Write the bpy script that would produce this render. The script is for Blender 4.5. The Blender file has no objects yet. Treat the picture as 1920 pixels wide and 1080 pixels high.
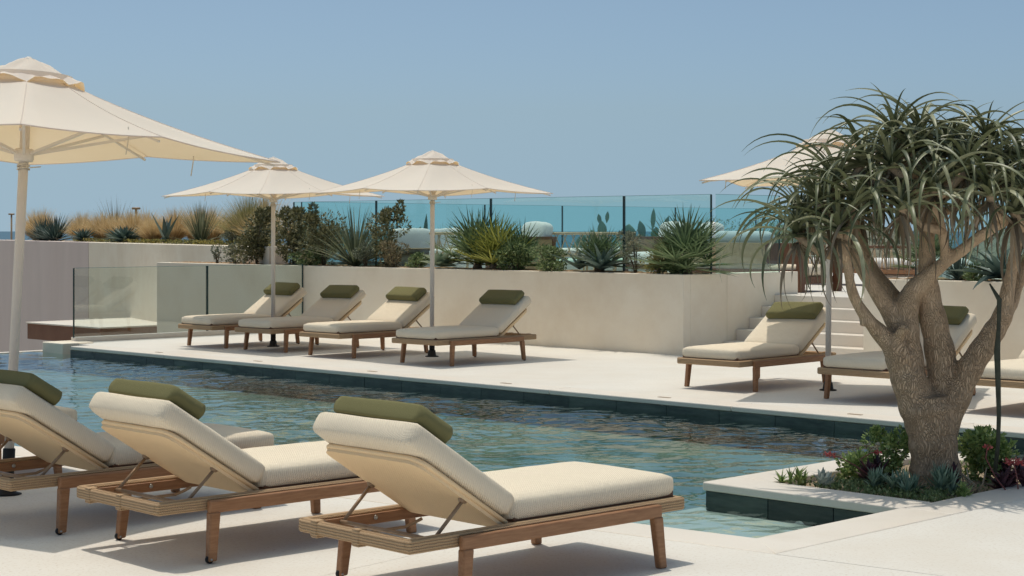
import bpy, bmesh, math, random
from mathutils import Vector, Matrix, Euler
random.seed(7)
SC = bpy.context.scene
R = math.radians

# ------------------------------------------------------------------ camera
cam_d = bpy.data.cameras.new('camera')
cam = bpy.data.objects.new('camera', cam_d)
SC.collection.objects.link(cam)
cam.location = (0, 0, 1.6)
cam.rotation_euler = (R(90), 0, 0)
cam_d.sensor_width = 36.0
cam_d.lens = 36.0 * 3225 / 1920
cam_d.shift_y = -108.0 / 1920
cam_d.clip_start = 0.1
cam_d.clip_end = 60000
SC.camera = cam

# ------------------------------------------------------------------ sky, sun, exposure
SUN_TRAVEL = Vector((0.14, -0.22, -1.0))          # direction in which the sunlight travels
SUN_EL = math.atan2(1.0, math.hypot(0.14, 0.22))
SUN_ROT = math.atan2(-0.14, 0.22)
world = bpy.data.worlds.new('World')
SC.world = world
world.use_nodes = True
wn, wl = world.node_tree.nodes, world.node_tree.links
wn.clear()
w_out = wn.new('ShaderNodeOutputWorld')
w_bg = wn.new('ShaderNodeBackground')
w_sky = wn.new('ShaderNodeTexSky')
w_sky.sky_type = 'NISHITA'
w_sky.sun_disc = False
w_sky.sun_elevation = SUN_EL
w_sky.sun_rotation = SUN_ROT
w_sky.altitude = 0
w_sky.air_density = 0.4
w_sky.dust_density = 2.4
w_sky.ozone_density = 6.0
w_bg.inputs['Strength'].default_value = 0.15
# the sea haze: the lowest two degrees of the sky look like the sky just above them, all round
w_tc = wn.new('ShaderNodeTexCoord'); w_sep = wn.new('ShaderNodeSeparateXYZ'); w_cmb = wn.new('ShaderNodeCombineXYZ'); w_max = wn.new('ShaderNodeMath')
w_max.operation = 'MAXIMUM'; w_max.inputs[1].default_value = 0.07
wl.new(w_tc.outputs['Generated'], w_sep.inputs[0])
wl.new(w_sep.outputs[0], w_cmb.inputs[0]); wl.new(w_sep.outputs[1], w_cmb.inputs[1])
wl.new(w_sep.outputs[2], w_max.inputs[0]); wl.new(w_max.outputs[0], w_cmb.inputs[2])
wl.new(w_cmb.outputs[0], w_sky.inputs['Vector'])
w_hsv = wn.new('ShaderNodeHueSaturation')
w_hsv.inputs['Saturation'].default_value = 0.95
wl.new(w_sky.outputs['Color'], w_hsv.inputs['Color'])
w_tint = wn.new('ShaderNodeMix'); w_tint.data_type = 'RGBA'; w_tint.blend_type = 'MULTIPLY'
w_tint.inputs[0].default_value = 1.0; w_tint.inputs[7].default_value = (1.0, 1.09, 0.91, 1)
wl.new(w_hsv.outputs['Color'], w_tint.inputs[6])
wl.new(w_tint.outputs[2], w_bg.inputs['Color'])
wl.new(w_bg.outputs['Background'], w_out.inputs['Surface'])

sun_d = bpy.data.lights.new('sun', 'SUN')
sun_d.energy = 2.1
sun_d.angle = R(0.55)
sun_d.color = (1.0, 0.93, 0.82)
sun = bpy.data.objects.new('sun', sun_d)
SC.collection.objects.link(sun)
sun.rotation_euler = SUN_TRAVEL.to_track_quat('-Z', 'Y').to_euler()
sun.location = (-5, 20, 30)

SC.view_settings.view_transform = 'Standard'
SC.view_settings.look = 'None'
SC.view_settings.exposure = 0.06
SC.view_settings.gamma = 1.0
SC.render.engine = 'CYCLES'
SC.cycles.use_denoising = True
SC.cycles.max_bounces = 10
SC.cycles.transparent_max_bounces = 24
SC.cycles.caustics_reflective = False
SC.cycles.caustics_refractive = False

# ------------------------------------------------------------------ helpers
COL = SC.collection
S2 = math.sqrt(0.5)

def W(u, v, z=0.0):
    """pool frame -> world: u runs along the pool, v across it"""
    return Vector((S2 * (u + v), S2 * (v - u), z))

ROT_UV = R(-45)

class MB:
    """collects faces of one mesh"""
    def __init__(self):
        self.v, self.f, self.sm = [], [], []
    def add(self, vs, fs, smooth=False):
        o = len(self.v)
        self.v.extend([tuple(p) for p in vs])
        for f in fs:
            self.f.append(tuple(i + o for i in f))
            self.sm.append(smooth)
        return self
    def box(self, x0, x1, y0, y1, z0, z1, M=None):
        vs = [Vector(p) for p in ((x0,y0,z0),(x1,y0,z0),(x1,y1,z0),(x0,y1,z0),(x0,y0,z1),(x1,y0,z1),(x1,y1,z1),(x0,y1,z1))]
        if M: vs = [M @ p for p in vs]
        return self.add(vs, ((3,2,1,0),(4,5,6,7),(0,1,5,4),(1,2,6,5),(2,3,7,6),(3,0,4,7)))
    def bbox(self, x0, x1, y0, y1, z0, z1, b=0.01, seg=2, M=None):
        bm = bmesh.new()
        vs = [bm.verts.new(p) for p in ((x0,y0,z0),(x1,y0,z0),(x1,y1,z0),(x0,y1,z0),(x0,y0,z1),(x1,y0,z1),(x1,y1,z1),(x0,y1,z1))]
        for f in ((3,2,1,0),(4,5,6,7),(0,1,5,4),(1,2,6,5),(2,3,7,6),(3,0,4,7)):
            bm.faces.new([vs[i] for i in f])
        bmesh.ops.bevel(bm, geom=bm.edges[:], offset=b, segments=seg, affect='EDGES', profile=0.5)
        return self.take(bm, M, True)
    def take(self, bm, M=None, smooth=False):
        bm.verts.index_update(); bm.normal_update()
        vs = [(M @ v.co) if M else v.co.copy() for v in bm.verts]
        fs = [[v.index for v in f.verts] for f in bm.faces]
        big = max(f.calc_area() for f in bm.faces)
        flat = [max(abs(c) for c in f.normal) > 0.9995 or f.calc_area() > 0.3 * big for f in bm.faces]
        bm.free()
        k = len(self.sm)
        self.add(vs, fs, smooth)
        if smooth:                                # broad faces stay flat, bevels are rounded
            for i, fl in enumerate(flat): self.sm[k + i] = not fl
        return self
    def prism(self, poly, z0, z1):
        n = len(poly)
        vs = [(p[0], p[1], z0) for p in poly] + [(p[0], p[1], z1) for p in poly]
        fs = [tuple(range(n - 1, -1, -1)), tuple(range(n, 2 * n))]
        fs += [(i, (i + 1) % n, n + (i + 1) % n, n + i) for i in range(n)]
        return self.add(vs, fs)
    def tube(self, pts, rad, n=8, smooth=True, caps=True, sq=None):
        pts = [Vector(p) for p in pts]
        if not hasattr(rad, '__len__'): rad = [rad] * len(pts)
        t0 = (pts[1] - pts[0]).normalized()
        up = Vector((0, 0, 1)) if abs(t0.z) < 0.9 else Vector((1, 0, 0))
        a = t0.cross(up).normalized()
        vs, rings = [], []
        for i, p in enumerate(pts):
            if i == 0: t = pts[1] - pts[0]
            elif i == len(pts) - 1: t = pts[-1] - pts[-2]
            else: t = (pts[i + 1] - pts[i]).normalized() + (pts[i] - pts[i - 1]).normalized()
            t.normalize()
            a = (a - t * a.dot(t)).normalized()
            b = t.cross(a)
            for k in range(n):
                ang = 2 * math.pi * k / n + (math.pi / 4 if n == 4 else 0)
                vs.append(p + (a * math.cos(ang) + b * math.sin(ang)) * rad[i])
        fs = []
        for i in range(len(pts) - 1):
            for k in range(n):
                fs.append((i*n + k, i*n + (k+1) % n, (i+1)*n + (k+1) % n, (i+1)*n + k))
        if caps:
            fs.append(tuple(range(n - 1, -1, -1)))
            fs.append(tuple((len(pts) - 1) * n + k for k in range(n)))
        return self.add(vs, fs, smooth)
    def lathe(self, prof, n=16, M=None, smooth=True):
        vs = []
        for r, z in prof:
            for k in range(n):
                p = Vector((r * math.cos(2*math.pi*k/n), r * math.sin(2*math.pi*k/n), z))
                vs.append(M @ p if M else p)
        fs = []
        for i in range(len(prof) - 1):
            for k in range(n):
                fs.append((i*n + k, i*n + (k+1) % n, (i+1)*n + (k+1) % n, (i+1)*n + k))
        fs.append(tuple(range(n - 1, -1, -1)))
        fs.append(tuple((len(prof) - 1) * n + k for k in range(n)))
        return self.add(vs, fs, smooth)
    def cushion(self, x0, x1, y0, y1, z0, z1, r=0.04, puff=0.01, n=(12, 8, 4), M=None, wob=0.0, seed=0):
        """soft rounded block"""
        c = Vector(((x0+x1)/2, (y0+y1)/2, (z0+z1)/2)); h = Vector(((x1-x0)/2, (y1-y0)/2, (z1-z0)/2))
        r = min(r, h.x, h.y, h.z)
        rnd = random.Random(seed)
        ph = [rnd.uniform(0, 6.28) for _ in range(6)]
        idx, vs, fs = {}, [], []
        def nl(i, m):
            t = i / m * 2 - 1                       # denser rows near the rims
            return math.sin(t * math.pi / 2) * 0.35 + t * 0.65 if abs(t) < 1 else t
        def vert(i, j, k):
            key = (i, j, k)
            if key in idx: return idx[key]
            q = Vector((nl(i, n[0]) * h.x, nl(j, n[1]) * h.y, nl(k, n[2]) * h.z))
            inner = Vector((max(-h.x + r, min(h.x - r, q.x)), max(-h.y + r, min(h.y - r, q.y)), max(-h.z + r, min(h.z - r, q.z))))
            d = q - inner
            p = inner + d.normalized() * r if d.length > 1e-6 else q
            gx, gy, gz = p.x / h.x, p.y / h.y, p.z / h.z
            p = p.copy()
            p.z += gz * puff * (1 - gx**4) * (1 - gy**4)
            p.y += gy * puff * 0.6 * (1 - gx**4) * (1 - gz**2)
            p.x += gx * puff * 0.6 * (1 - gy**4) * (1 - gz**2)
            if wob:
                p.z += wob * gz * (math.sin(p.x * 9 + ph[0]) * math.sin(p.y * 11 + ph[1]) + 0.5 * math.sin(p.x * 23 + ph[2] + p.y * 8))
                p.y += wob * 0.6 * gy * math.sin(p.x * 13 + ph[3])
            p += c
            idx[key] = len(vs)
            vs.append(M @ p if M else p)
            return idx[key]
        nx, ny, nz = n
        for i in range(nx):
            for j in range(ny):
                fs.append((vert(i,j,0), vert(i,j+1,0), vert(i+1,j+1,0), vert(i+1,j,0)))
                fs.append((vert(i,j,nz), vert(i+1,j,nz), vert(i+1,j+1,nz), vert(i,j+1,nz)))
        for i in range(nx):
            for k in range(nz):
                fs.append((vert(i,0,k), vert(i+1,0,k), vert(i+1,0,k+1), vert(i,0,k+1)))
                fs.append((vert(i,ny,k), vert(i,ny,k+1), vert(i+1,ny,k+1), vert(i+1,ny,k)))
        for j in range(ny):
            for k in range(nz):
                fs.append((vert(0,j,k), vert(0,j,k+1), vert(0,j+1,k+1), vert(0,j+1,k)))
                fs.append((vert(nx,j,k), vert(nx,j+1,k), vert(nx,j+1,k+1), vert(nx,j,k+1)))
        return self.add(vs, fs, True)
    def mesh(self, name, mat):
        me = bpy.data.meshes.new(name)
        me.from_pydata(self.v, [], self.f)
        me.polygons.foreach_set('use_smooth', self.sm)
        if mat: me.materials.append(mat)
        me.update()
        return me
    def build(self, name, mat, parent=None, loc=None, rot=None):
        return put(name, self.mesh(name, mat), parent, loc, rot)

def put(name, me, parent=None, loc=None, rot=None):
    o = bpy.data.objects.new(name, me)
    COL.objects.link(o)
    if parent: o.parent = parent
    if loc is not None: o.location = loc
    if rot is not None: o.rotation_euler = rot
    return o

def tag(o, label=None, cat=None, group=None, kind=None):
    if label: o['label'] = label
    if cat: o['category'] = cat
    if group: o['group'] = group
    if kind: o['kind'] = kind
    return o

def empty(name, loc=(0, 0, 0), rz=0.0):
    o = bpy.data.objects.new(name, None)
    o.empty_display_size = 0.1
    COL.objects.link(o)
    o.location = loc
    o.rotation_euler = (0, 0, rz)
    return o

def copy_tree(o, parent=None):
    c = o.copy(); COL.objects.link(c); c.parent = parent
    for ch in list(o.children): copy_tree(ch, c)
    return c

# ------------------------------------------------------------------ materials
def new_mat(name):
    m = bpy.data.materials.new(name); m.use_nodes = True
    nt = m.node_tree; nt.nodes.clear()
    out = nt.nodes.new('ShaderNodeOutputMaterial')
    return m, nt.nodes, nt.links, out

def coords(n, l, scale=(1, 1, 1), kind='Object'):
    mp = n.new('ShaderNodeMapping')
    mp.inputs['Scale'].default_value = scale
    if kind == 'World':                       # place-bound pattern: neighbouring pieces do not repeat
        g = n.new('ShaderNodeNewGeometry'); l.new(g.outputs['Position'], mp.inputs['Vector'])
        return mp.outputs['Vector']
    tc = n.new('ShaderNodeTexCoord')
    l.new(tc.outputs[kind], mp.inputs['Vector'])
    return mp.outputs['Vector']

def math_n(n, l, op, a, b=None):
    m = n.new('ShaderNodeMath'); m.operation = op
    for i, x in enumerate((a, b)):
        if x is None: continue
        if isinstance(x, (int, float)): m.inputs[i].default_value = x
        else: l.new(x, m.inputs[i])
    return m.outputs[0]

def mixc(n, l, fac, a, b):
    m = n.new('ShaderNodeMix'); m.data_type = 'RGBA'
    for s, x in ((m.inputs[0], fac), (m.inputs[6], a), (m.inputs[7], b)):
        if isinstance(x, (int, float)): s.default_value = x
        elif isinstance(x, tuple): s.default_value = (*x, 1) if len(x) == 3 else x
        else: l.new(x, s)
    return m.outputs[2]

def ramp(n, l, fac, stops):
    r = n.new('ShaderNodeValToRGB')
    els = r.color_ramp.elements
    els[0].position, els[0].color = stops[0][0], (*stops[0][1], 1)
    els[1].position, els[1].color = stops[-1][0], (*stops[-1][1], 1)
    for p, c in stops[1:-1]:
        e = els.new(p); e.color = (*c, 1)
    l.new(fac, r.inputs['Fac'])
    return r.outputs['Color']

def noise(n, l, vec, scale, detail=4, rough=0.55):
    t = n.new('ShaderNodeTexNoise')
    t.inputs['Scale'].default_value = scale; t.inputs['Detail'].default_value = detail
    t.inputs['Roughness'].default_value = rough
    l.new(vec, t.inputs['Vector'])
    return t.outputs['Fac']

def bump(n, l, h, strength=0.3, dist=0.01):
    b = n.new('ShaderNodeBump')
    b.inputs['Strength'].default_value = strength; b.inputs['Distance'].default_value = dist
    l.new(h, b.inputs['Height'])
    return b.outputs['Normal']

def surface(name, c1, c2, scale=3.0, rough=0.7, speck=None, bmp=0.2, bscale=90, bdist=0.002, spec=0.3, stretch=(1, 1, 1), stain=None, kind='Object', metal=0.0, piece=0.0):
    m, n, l, out = new_mat(name)
    p = n.new('ShaderNodeBsdfPrincipled')
    vec = coords(n, l, stretch, kind)
    f = noise(n, l, vec, scale, 6, 0.6)
    col = ramp(n, l, f, [(0.32, c1), (0.68, c2)])
    if speck:
        sp = noise(n, l, vec, speck[0], 2, 0.5)
        fac = math_n(n, l, 'GREATER_THAN', sp, speck[1])
        col = mixc(n, l, math_n(n, l, 'MULTIPLY', fac, speck[3]), col, speck[2])
    if stain:
        st = noise(n, l, vec, stain[0], 5, 0.65)
        sr = n.new('ShaderNodeMapRange'); sr.inputs[1].default_value = stain[1]; sr.inputs[2].default_value = stain[2]
        l.new(st, sr.inputs[0])
        col = mixc(n, l, math_n(n, l, 'MULTIPLY', sr.outputs[0], stain[4]), col, stain[3])
    if piece:                                 # each piece has its own tone
        oi = n.new('ShaderNodeObjectInfo')
        col = mixc(n, l, math_n(n, l, 'MULTIPLY', oi.outputs['Random'], piece), col, tuple(x * 0.35 for x in c1))
    l.new(col, p.inputs['Base Color'])
    p.inputs['Roughness'].default_value = rough
    p.inputs['Specular IOR Level'].default_value = spec
    p.inputs['Metallic'].default_value = metal
    if bmp:
        l.new(bump(n, l, noise(n, l, vec, bscale, 3), bmp, bdist), p.inputs['Normal'])
    l.new(p.outputs[0], out.inputs['Surface'])
    return m

def fabric(name, c1, c2, pitch=0.011, strength=0.5, trans=None, rough=0.9):
    m, n, l, out = new_mat(name)
    p = n.new('ShaderNodeBsdfPrincipled')
    tc = n.new('ShaderNodeTexCoord'); sx = n.new('ShaderNodeSeparateXYZ')
    l.new(tc.outputs['Object'], sx.inputs[0])
    k = 2 * math.pi / pitch
    a = math_n(n, l, 'ADD', sx.outputs[0], sx.outputs[2])
    b = math_n(n, l, 'ADD', sx.outputs[1], sx.outputs[2])
    sa = math_n(n, l, 'SINE', math_n(n, l, 'MULTIPLY', a, k))
    sb = math_n(n, l, 'SINE', math_n(n, l, 'MULTIPLY', b, k * 0.8))
    w = math_n(n, l, 'MULTIPLY', sa, sb)
    w2 = math_n(n, l, 'MULTIPLY_ADD', w, 0.5); w2.node.inputs[2].default_value = 0.5
    big = noise(n, l, tc.outputs['Object'], 3.0, 4)
    col = mixc(n, l, w2, c1, c2)
    col = mixc(n, l, math_n(n, l, 'MULTIPLY', big, 0.22), col, tuple(x * 0.72 for x in c1))
    l.new(col, p.inputs['Base Color'])
    p.inputs['Roughness'].default_value = rough
    p.inputs['Specular IOR Level'].default_value = 0.15
    soft = noise(n, l, tc.outputs['Object'], 7.0, 3)
    hsum = math_n(n, l, 'ADD', w2, math_n(n, l, 'MULTIPLY', soft, 4.5))
    l.new(bump(n, l, hsum, strength, 0.003), p.inputs['Normal'])
    if trans:
        t = n.new('ShaderNodeBsdfTranslucent'); t.inputs['Color'].default_value = (*trans[1], 1)
        ms = n.new('ShaderNodeMixShader'); ms.inputs[0].default_value = trans[0]
        l.new(p.outputs[0], ms.inputs[1]); l.new(t.outputs[0], ms.inputs[2]); l.new(ms.outputs[0], out.inputs['Surface'])
    else:
        l.new(p.outputs[0], out.inputs['Surface'])
    return m

def foliage(name, dark, mid, light, rough=0.5, trans=0.25, spec=0.35):
    m, n, l, out = new_mat(name)
    p = n.new('ShaderNodeBsdfPrincipled')
    g = n.new('ShaderNodeNewGeometry'); oi = n.new('ShaderNodeObjectInfo')
    fac = math_n(n, l, 'FRACT', math_n(n, l, 'ADD', g.outputs['Random Per Island'], oi.outputs['Random']))
    col = ramp(n, l, fac, [(0.0, dark), (0.5, mid), (1.0, light)])
    vec = coords(n, l)
    col = mixc(n, l, math_n(n, l, 'MULTIPLY', noise(n, l, vec, 14, 3), 0.35), col, dark)
    l.new(col, p.inputs['Base Color'])
    p.inputs['Roughness'].default_value = rough
    p.inputs['Specular IOR Level'].default_value = spec
    t = n.new('ShaderNodeBsdfTranslucent')
    l.new(col, t.inputs['Color'])
    ms = n.new('ShaderNodeMixShader'); ms.inputs[0].default_value = trans
    l.new(p.outputs[0], ms.inputs[1]); l.new(t.outputs[0], ms.inputs[2]); l.new(ms.outputs[0], out.inputs['Surface'])
    return m

def glass_mat(name, tint, refl=1.0):
    m, n, l, out = new_mat(name)
    tr = n.new('ShaderNodeBsdfTransparent'); tr.inputs['Color'].default_value = (*tint, 1)
    gl = n.new('ShaderNodeBsdfGlossy'); gl.inputs['Roughness'].default_value = 0.01
    gl.inputs['Color'].default_value = (0.95, 0.98, 0.97, 1)
    # Schlick reflectance, the same on both faces of the pane
    g = n.new('ShaderNodeNewGeometry'); dt = n.new('ShaderNodeVectorMath'); dt.operation = 'DOT_PRODUCT'
    l.new(g.outputs['Normal'], dt.inputs[0]); l.new(g.outputs['Incoming'], dt.inputs[1])
    c = math_n(n, l, 'SUBTRACT', 1.0, math_n(n, l, 'ABSOLUTE', dt.outputs['Value']))
    f = math_n(n, l, 'MULTIPLY_ADD', math_n(n, l, 'POWER', c, 5.0), 0.96 * refl); f.node.inputs[2].default_value = 0.04 * refl
    ms = n.new('ShaderNodeMixShader')
    l.new(f, ms.inputs[0])
    l.new(tr.outputs[0], ms.inputs[1]); l.new(gl.outputs[0], ms.inputs[2]); l.new(ms.outputs[0], out.inputs['Surface'])
    return m

MT = {}
MT['deck'] = surface('deck_terrazzo', (0.735, 0.69, 0.62), (0.785, 0.745, 0.68), 1.3, 0.62, (55, 0.60, (0.60, 0.52, 0.43), 0.45), 0.15, 90, 0.0015, stain=(0.5, 0.46, 0.70, (0.70, 0.625, 0.53), 0.75), kind='World')
MT['coping'] = surface('coping_limestone', (0.75, 0.675, 0.58), (0.82, 0.755, 0.675), 2.2, 0.5, (120, 0.66, (0.62, 0.53, 0.43), 0.4), 0.1, 120, 0.001, stain=(1.1, 0.48, 0.72, (0.73, 0.60, 0.47), 0.6), kind='World')
MT['plaster'] = surface('plaster_beige', (0.875, 0.775, 0.625), (0.90, 0.815, 0.675), 1.6, 0.85, (60, 0.68, (0.74, 0.63, 0.49), 0.35), 0.25, 40, 0.003, stain=(0.9, 0.44, 0.70, (0.78, 0.665, 0.515), 0.85), kind='World')
MT['plaster_shade'] = surface('plaster_shaded', (0.66, 0.55, 0.51), (0.72, 0.61, 0.57), 0.6, 0.9, None, 0.2, 30, 0.003, stretch=(1, 1, 0.35), stain=(0.5, 0.5, 0.8, (0.60, 0.52, 0.475), 0.6), kind='World')  # darker plaster: the left wall's weaker bounce light is put into its colour
MT['tile'] = surface('green_stone_tile', (0.022, 0.040, 0.038), (0.085, 0.115, 0.098), 3.2, 0.22, (70, 0.74, (0.30, 0.33, 0.30), 0.35), 0.1, 60, 0.001, spec=0.5, stretch=(1, 1, 5), kind='World', piece=0.55)
MT['pool_floor'] = surface('pool_floor_tile', (0.06, 0.135, 0.135), (0.30, 0.335, 0.27), 1.1, 0.6, None, 0.0, spec=0.3, kind='World')
MT['shelf'] = surface('pool_shelf_stone', (0.52, 0.53, 0.50), (0.62, 0.62, 0.58), 3, 0.6, None, 0.1, 50, 0.002)
MT['soil'] = surface('bark_mulch', (0.26, 0.15, 0.08), (0.50, 0.32, 0.18), 45, 0.95, (160, 0.6, (0.48, 0.33, 0.2), 0.6), 0.9, 70, 0.02)
MT['gravel_soil'] = surface('stony_soil', (0.24, 0.17, 0.11), (0.55, 0.42, 0.28), 55, 0.95, (140, 0.62, (0.55, 0.45, 0.33), 0.7), 0.9, 80, 0.02)
MT['wood'] = surface('stained_teak', (0.27, 0.128, 0.060), (0.38, 0.195, 0.098), 9, 0.48, None, 0.15, 60, 0.001, stretch=(1, 9, 9), spec=0.35)
MT['dark_wood'] = surface('dark_teak', (0.12, 0.05, 0.026), (0.19, 0.085, 0.045), 7, 0.5, None, 0.15, 60, 0.001, stretch=(6, 6, 1), spec=0.35)
MT['brown_panel'] = surface('brown_fascia', (0.22, 0.105, 0.065), (0.27, 0.135, 0.085), 2, 0.6, None, 0.1, 60, 0.001)
MT['mattress'] = fabric('mattress_weave', (0.81, 0.685, 0.515), (0.885, 0.79, 0.64), 0.0125, 0.7)
MT['panel_cloth'] = fabric('back_panel_cloth', (0.90, 0.66, 0.40), (0.94, 0.72, 0.46), 0.010, 0.4)
MT['olive'] = fabric('olive_canvas', (0.185, 0.172, 0.078), (0.21, 0.196, 0.092), 0.004, 0.3)
MT['canopy'] = fabric('cream_canopy', (0.91, 0.86, 0.79), (0.93, 0.885, 0.82), 0.006, 0.08, trans=(0.27, (0.98, 0.64, 0.27)))
MT['white_cushion'] = fabric('pale_grey_cushion', (0.80, 0.79, 0.76), (0.86, 0.85, 0.82), 0.008, 0.25)
MT['blue_cushion'] = fabric('blue_grey_cushion', (0.58, 0.66, 0.68), (0.64, 0.72, 0.74), 0.008, 0.25)
MT['pole'] = surface('cream_powder_coat', (0.74, 0.67, 0.59), (0.78, 0.71, 0.63), 4, 0.45, None, 0.0)
MT['white_paint'] = surface('white_paint', (0.70, 0.68, 0.65), (0.76, 0.74, 0.71), 4, 0.6, None, 0.0)
MT['black'] = surface('black_rubber', (0.012, 0.012, 0.013), (0.02, 0.02, 0.02), 20, 0.55, None, 0.0)
MT['metal'] = surface('steel', (0.45, 0.43, 0.40), (0.55, 0.53, 0.5), 20, 0.35, None, 0.0, metal=1.0)
MT['bronze'] = surface('bronze_rod', (0.30, 0.20, 0.125), (0.37, 0.255, 0.165), 20, 0.4, None, 0.0, metal=0.15)
MT['teal_glass'] = glass_mat('teal_glass', (0.85, 0.955, 0.935), 0.9)
MT['pale_glass'] = glass_mat('pale_teal_glass', (0.83, 0.955, 0.965), 0.9)
MT['clear_glass'] = glass_mat('clear_glass', (0.93, 0.965, 0.945), 1.3)
MT['glass_edge'] = surface('glass_edge', (0.006, 0.030, 0.032), (0.010, 0.045, 0.048), 6, 0.2, None, 0.0, spec=0.5)
MT['cord'] = surface('cotton_cord', (0.66, 0.58, 0.46), (0.72, 0.64, 0.52), 30, 0.9, None, 0.0)

def rope_mat():
    m, n, l, out = new_mat('woven_rope')
    p = n.new('ShaderNodeBsdfPrincipled')
    tc = n.new('ShaderNodeTexCoord'); sx = n.new('ShaderNodeSeparateXYZ')
    l.new(tc.outputs['Object'], sx.inputs[0])
    d = noise(n, l, tc.outputs['Object'], 30, 3)
    zz = math_n(n, l, 'ADD', sx.outputs[2], math_n(n, l, 'MULTIPLY', d, 0.006))
    s1 = math_n(n, l, 'ABSOLUTE', math_n(n, l, 'SINE', math_n(n, l, 'MULTIPLY', zz, math.pi / 0.0125)))
    xy = math_n(n, l, 'ADD', sx.outputs[0], sx.outputs[1])
    s2 = math_n(n, l, 'SINE', math_n(n, l, 'MULTIPLY', math_n(n, l, 'ADD', xy, math_n(n, l, 'MULTIPLY', sx.outputs[2], 1.2)), 2 * math.pi / 0.012))
    h = math_n(n, l, 'ADD', s1, math_n(n, l, 'MULTIPLY', s2, 0.22))
    col = ramp(n, l, s1, [(0.0, (0.27, 0.165, 0.085)), (0.35, (0.43, 0.285, 0.16)), (1.0, (0.56, 0.39, 0.23))])
    col = mixc(n, l, math_n(n, l, 'MULTIPLY', noise(n, l, tc.outputs['Object'], 60, 3), 0.45), col, (0.32, 0.19, 0.10))
    l.new(col, p.inputs['Base Color'])
    p.inputs['Roughness'].default_value = 0.85
    l.new(bump(n, l, h, 0.9, 0.004), p.inputs['Normal'])
    l.new(p.outputs[0], out.inputs['Surface'])
    return m
MT['rope'] = rope_mat()

def water_mat():
    m, n, l, out = new_mat('pool_water')
    tc = n.new('ShaderNodeTexCoord')
    mp = n.new('ShaderNodeMapping'); l.new(tc.outputs['Object'], mp.inputs['Vector'])
    mp.inputs['Rotation'].default_value = (0, 0, R(38)); mp.inputs['Scale'].default_value = (1.0, 1.25, 1.0)
    a = noise(n, l, mp.outputs['Vector'], 1.5, 3, 0.5)
    b = noise(n, l, mp.outputs['Vector'], 5.0, 3, 0.55)
    c = noise(n, l, mp.outputs['Vector'], 17.0, 2, 0.5)
    h = math_n(n, l, 'ADD', math_n(n, l, 'MULTIPLY', a, 1.0), math_n(n, l, 'MULTIPLY', b, 0.34))
    h = math_n(n, l, 'ADD', h, math_n(n, l, 'MULTIPLY', c, 0.05))
    nm = bump(n, l, h, 1.0, 0.010)
    tr = n.new('ShaderNodeBsdfTransparent'); tr.inputs['Color'].default_value = (0.77, 0.91, 0.90, 1)
    gl = n.new('ShaderNodeBsdfGlossy'); gl.inputs['Roughness'].default_value = 0.03
    gl.inputs['Color'].default_value = (0.92, 0.96, 0.98, 1)
    l.new(nm, gl.inputs['Normal'])
    fr = n.new('ShaderNodeFresnel'); fr.inputs['IOR'].default_value = 1.33
    l.new(nm, fr.inputs['Normal'])
    ms = n.new('ShaderNodeMixShader')
    l.new(fr.outputs[0], ms.inputs[0])
    l.new(tr.outputs[0], ms.inputs[1]); l.new(gl.outputs[0], ms.inputs[2]); l.new(ms.outputs[0], out.inputs['Surface'])
    return m
MT['water'] = water_mat()

MT['sea'] = surface('sea_water', (0.016, 0.075, 0.115), (0.028, 0.10, 0.145), 0.004, 0.35, None, 0.0, spec=0.2)
MT['terrain'] = surface('dry_terrain', (0.30, 0.25, 0.17), (0.42, 0.36, 0.26), 0.05, 0.95, None, 0.0)
# ================================================================== THE SETTING
def V2(u, v):
    p = W(u, v); return (p.x, p.y)

# sea, terrain, hill
m = MB(); m.add([(-40000, 260, -26), (40000, 260, -26), (40000, 45000, -26), (-40000, 45000, -26)], [(0, 1, 2, 3)])
tag(m.build('sea', MT['sea']), kind='structure')
m = MB()
gx = [-220, -120, -60, -30, 0, 30, 60, 120, 220]; gy = [-60, 0, 40, 80, 140, 220, 290]
vs = []
for y in gy:
    for x in gx:
        z = -5.0 if y < 100 else -5.0 - (y - 100) * 0.15
        vs.append((x, y, z + random.uniform(-0.3, 0.3)))
fs = [(j*9+i, j*9+i+1, (j+1)*9+i+1, (j+1)*9+i) for j in range(6) for i in range(8)]
m.add(vs, fs)
tag(m.build('terrain', MT['terrain']), kind='structure')

# pool corners in world plan coordinates
N_OUT = Vector((1.302, 8.50)); N_DIR = Vector((-0.7916, 0.611)); N_NRM = Vector((0.611, 0.7916))
def near(s, off=0.0):
    p = N_OUT + N_DIR * s + N_NRM * off
    return (p.x, p.y)
UR, VF, UL = -5.40, 12.50, -22.0        # right inner edge, far edge, left infinity edge
# intersection of the near inner line with u = UR and u = UL
def near_at_u(u, off):
    # u = (x - y) * S2
    p0 = N_OUT + N_NRM * off
    s = (u - S2 * (p0.x - p0.y)) / (S2 * (N_DIR.x - N_DIR.y))
    return p0 + N_DIR * s
cR = near_at_u(UR, 0.30); cRo = near_at_u(UR + 0.31, 0.0)
cL = near_at_u(UL, 0.30); cLo = near_at_u(UL, 0.0)

# near deck: slabs laid from the coping towards the camera
deck = tag(empty('pool_deck', (0, 0, 0)), kind='structure')
nd = math.atan2(-N_DIR.y, -N_DIR.x)
slab = 3.1; gap = 0.004
slab_me = MB().bbox(0, slab - gap, -slab + gap, 0, -0.25, 0.0, 0.0025, 1).mesh('deck_slab', MT['deck'])
for i in range(-9, 4):
    for j in range(0, 4):
        p = N_OUT - N_DIR * (i * slab + 1.7) - N_NRM * (j * slab + 0.0012)
        if p.length > 24: continue
        put('deck_slab', slab_me, deck, (p.x, p.y, 0), (0, 0, nd))
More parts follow.
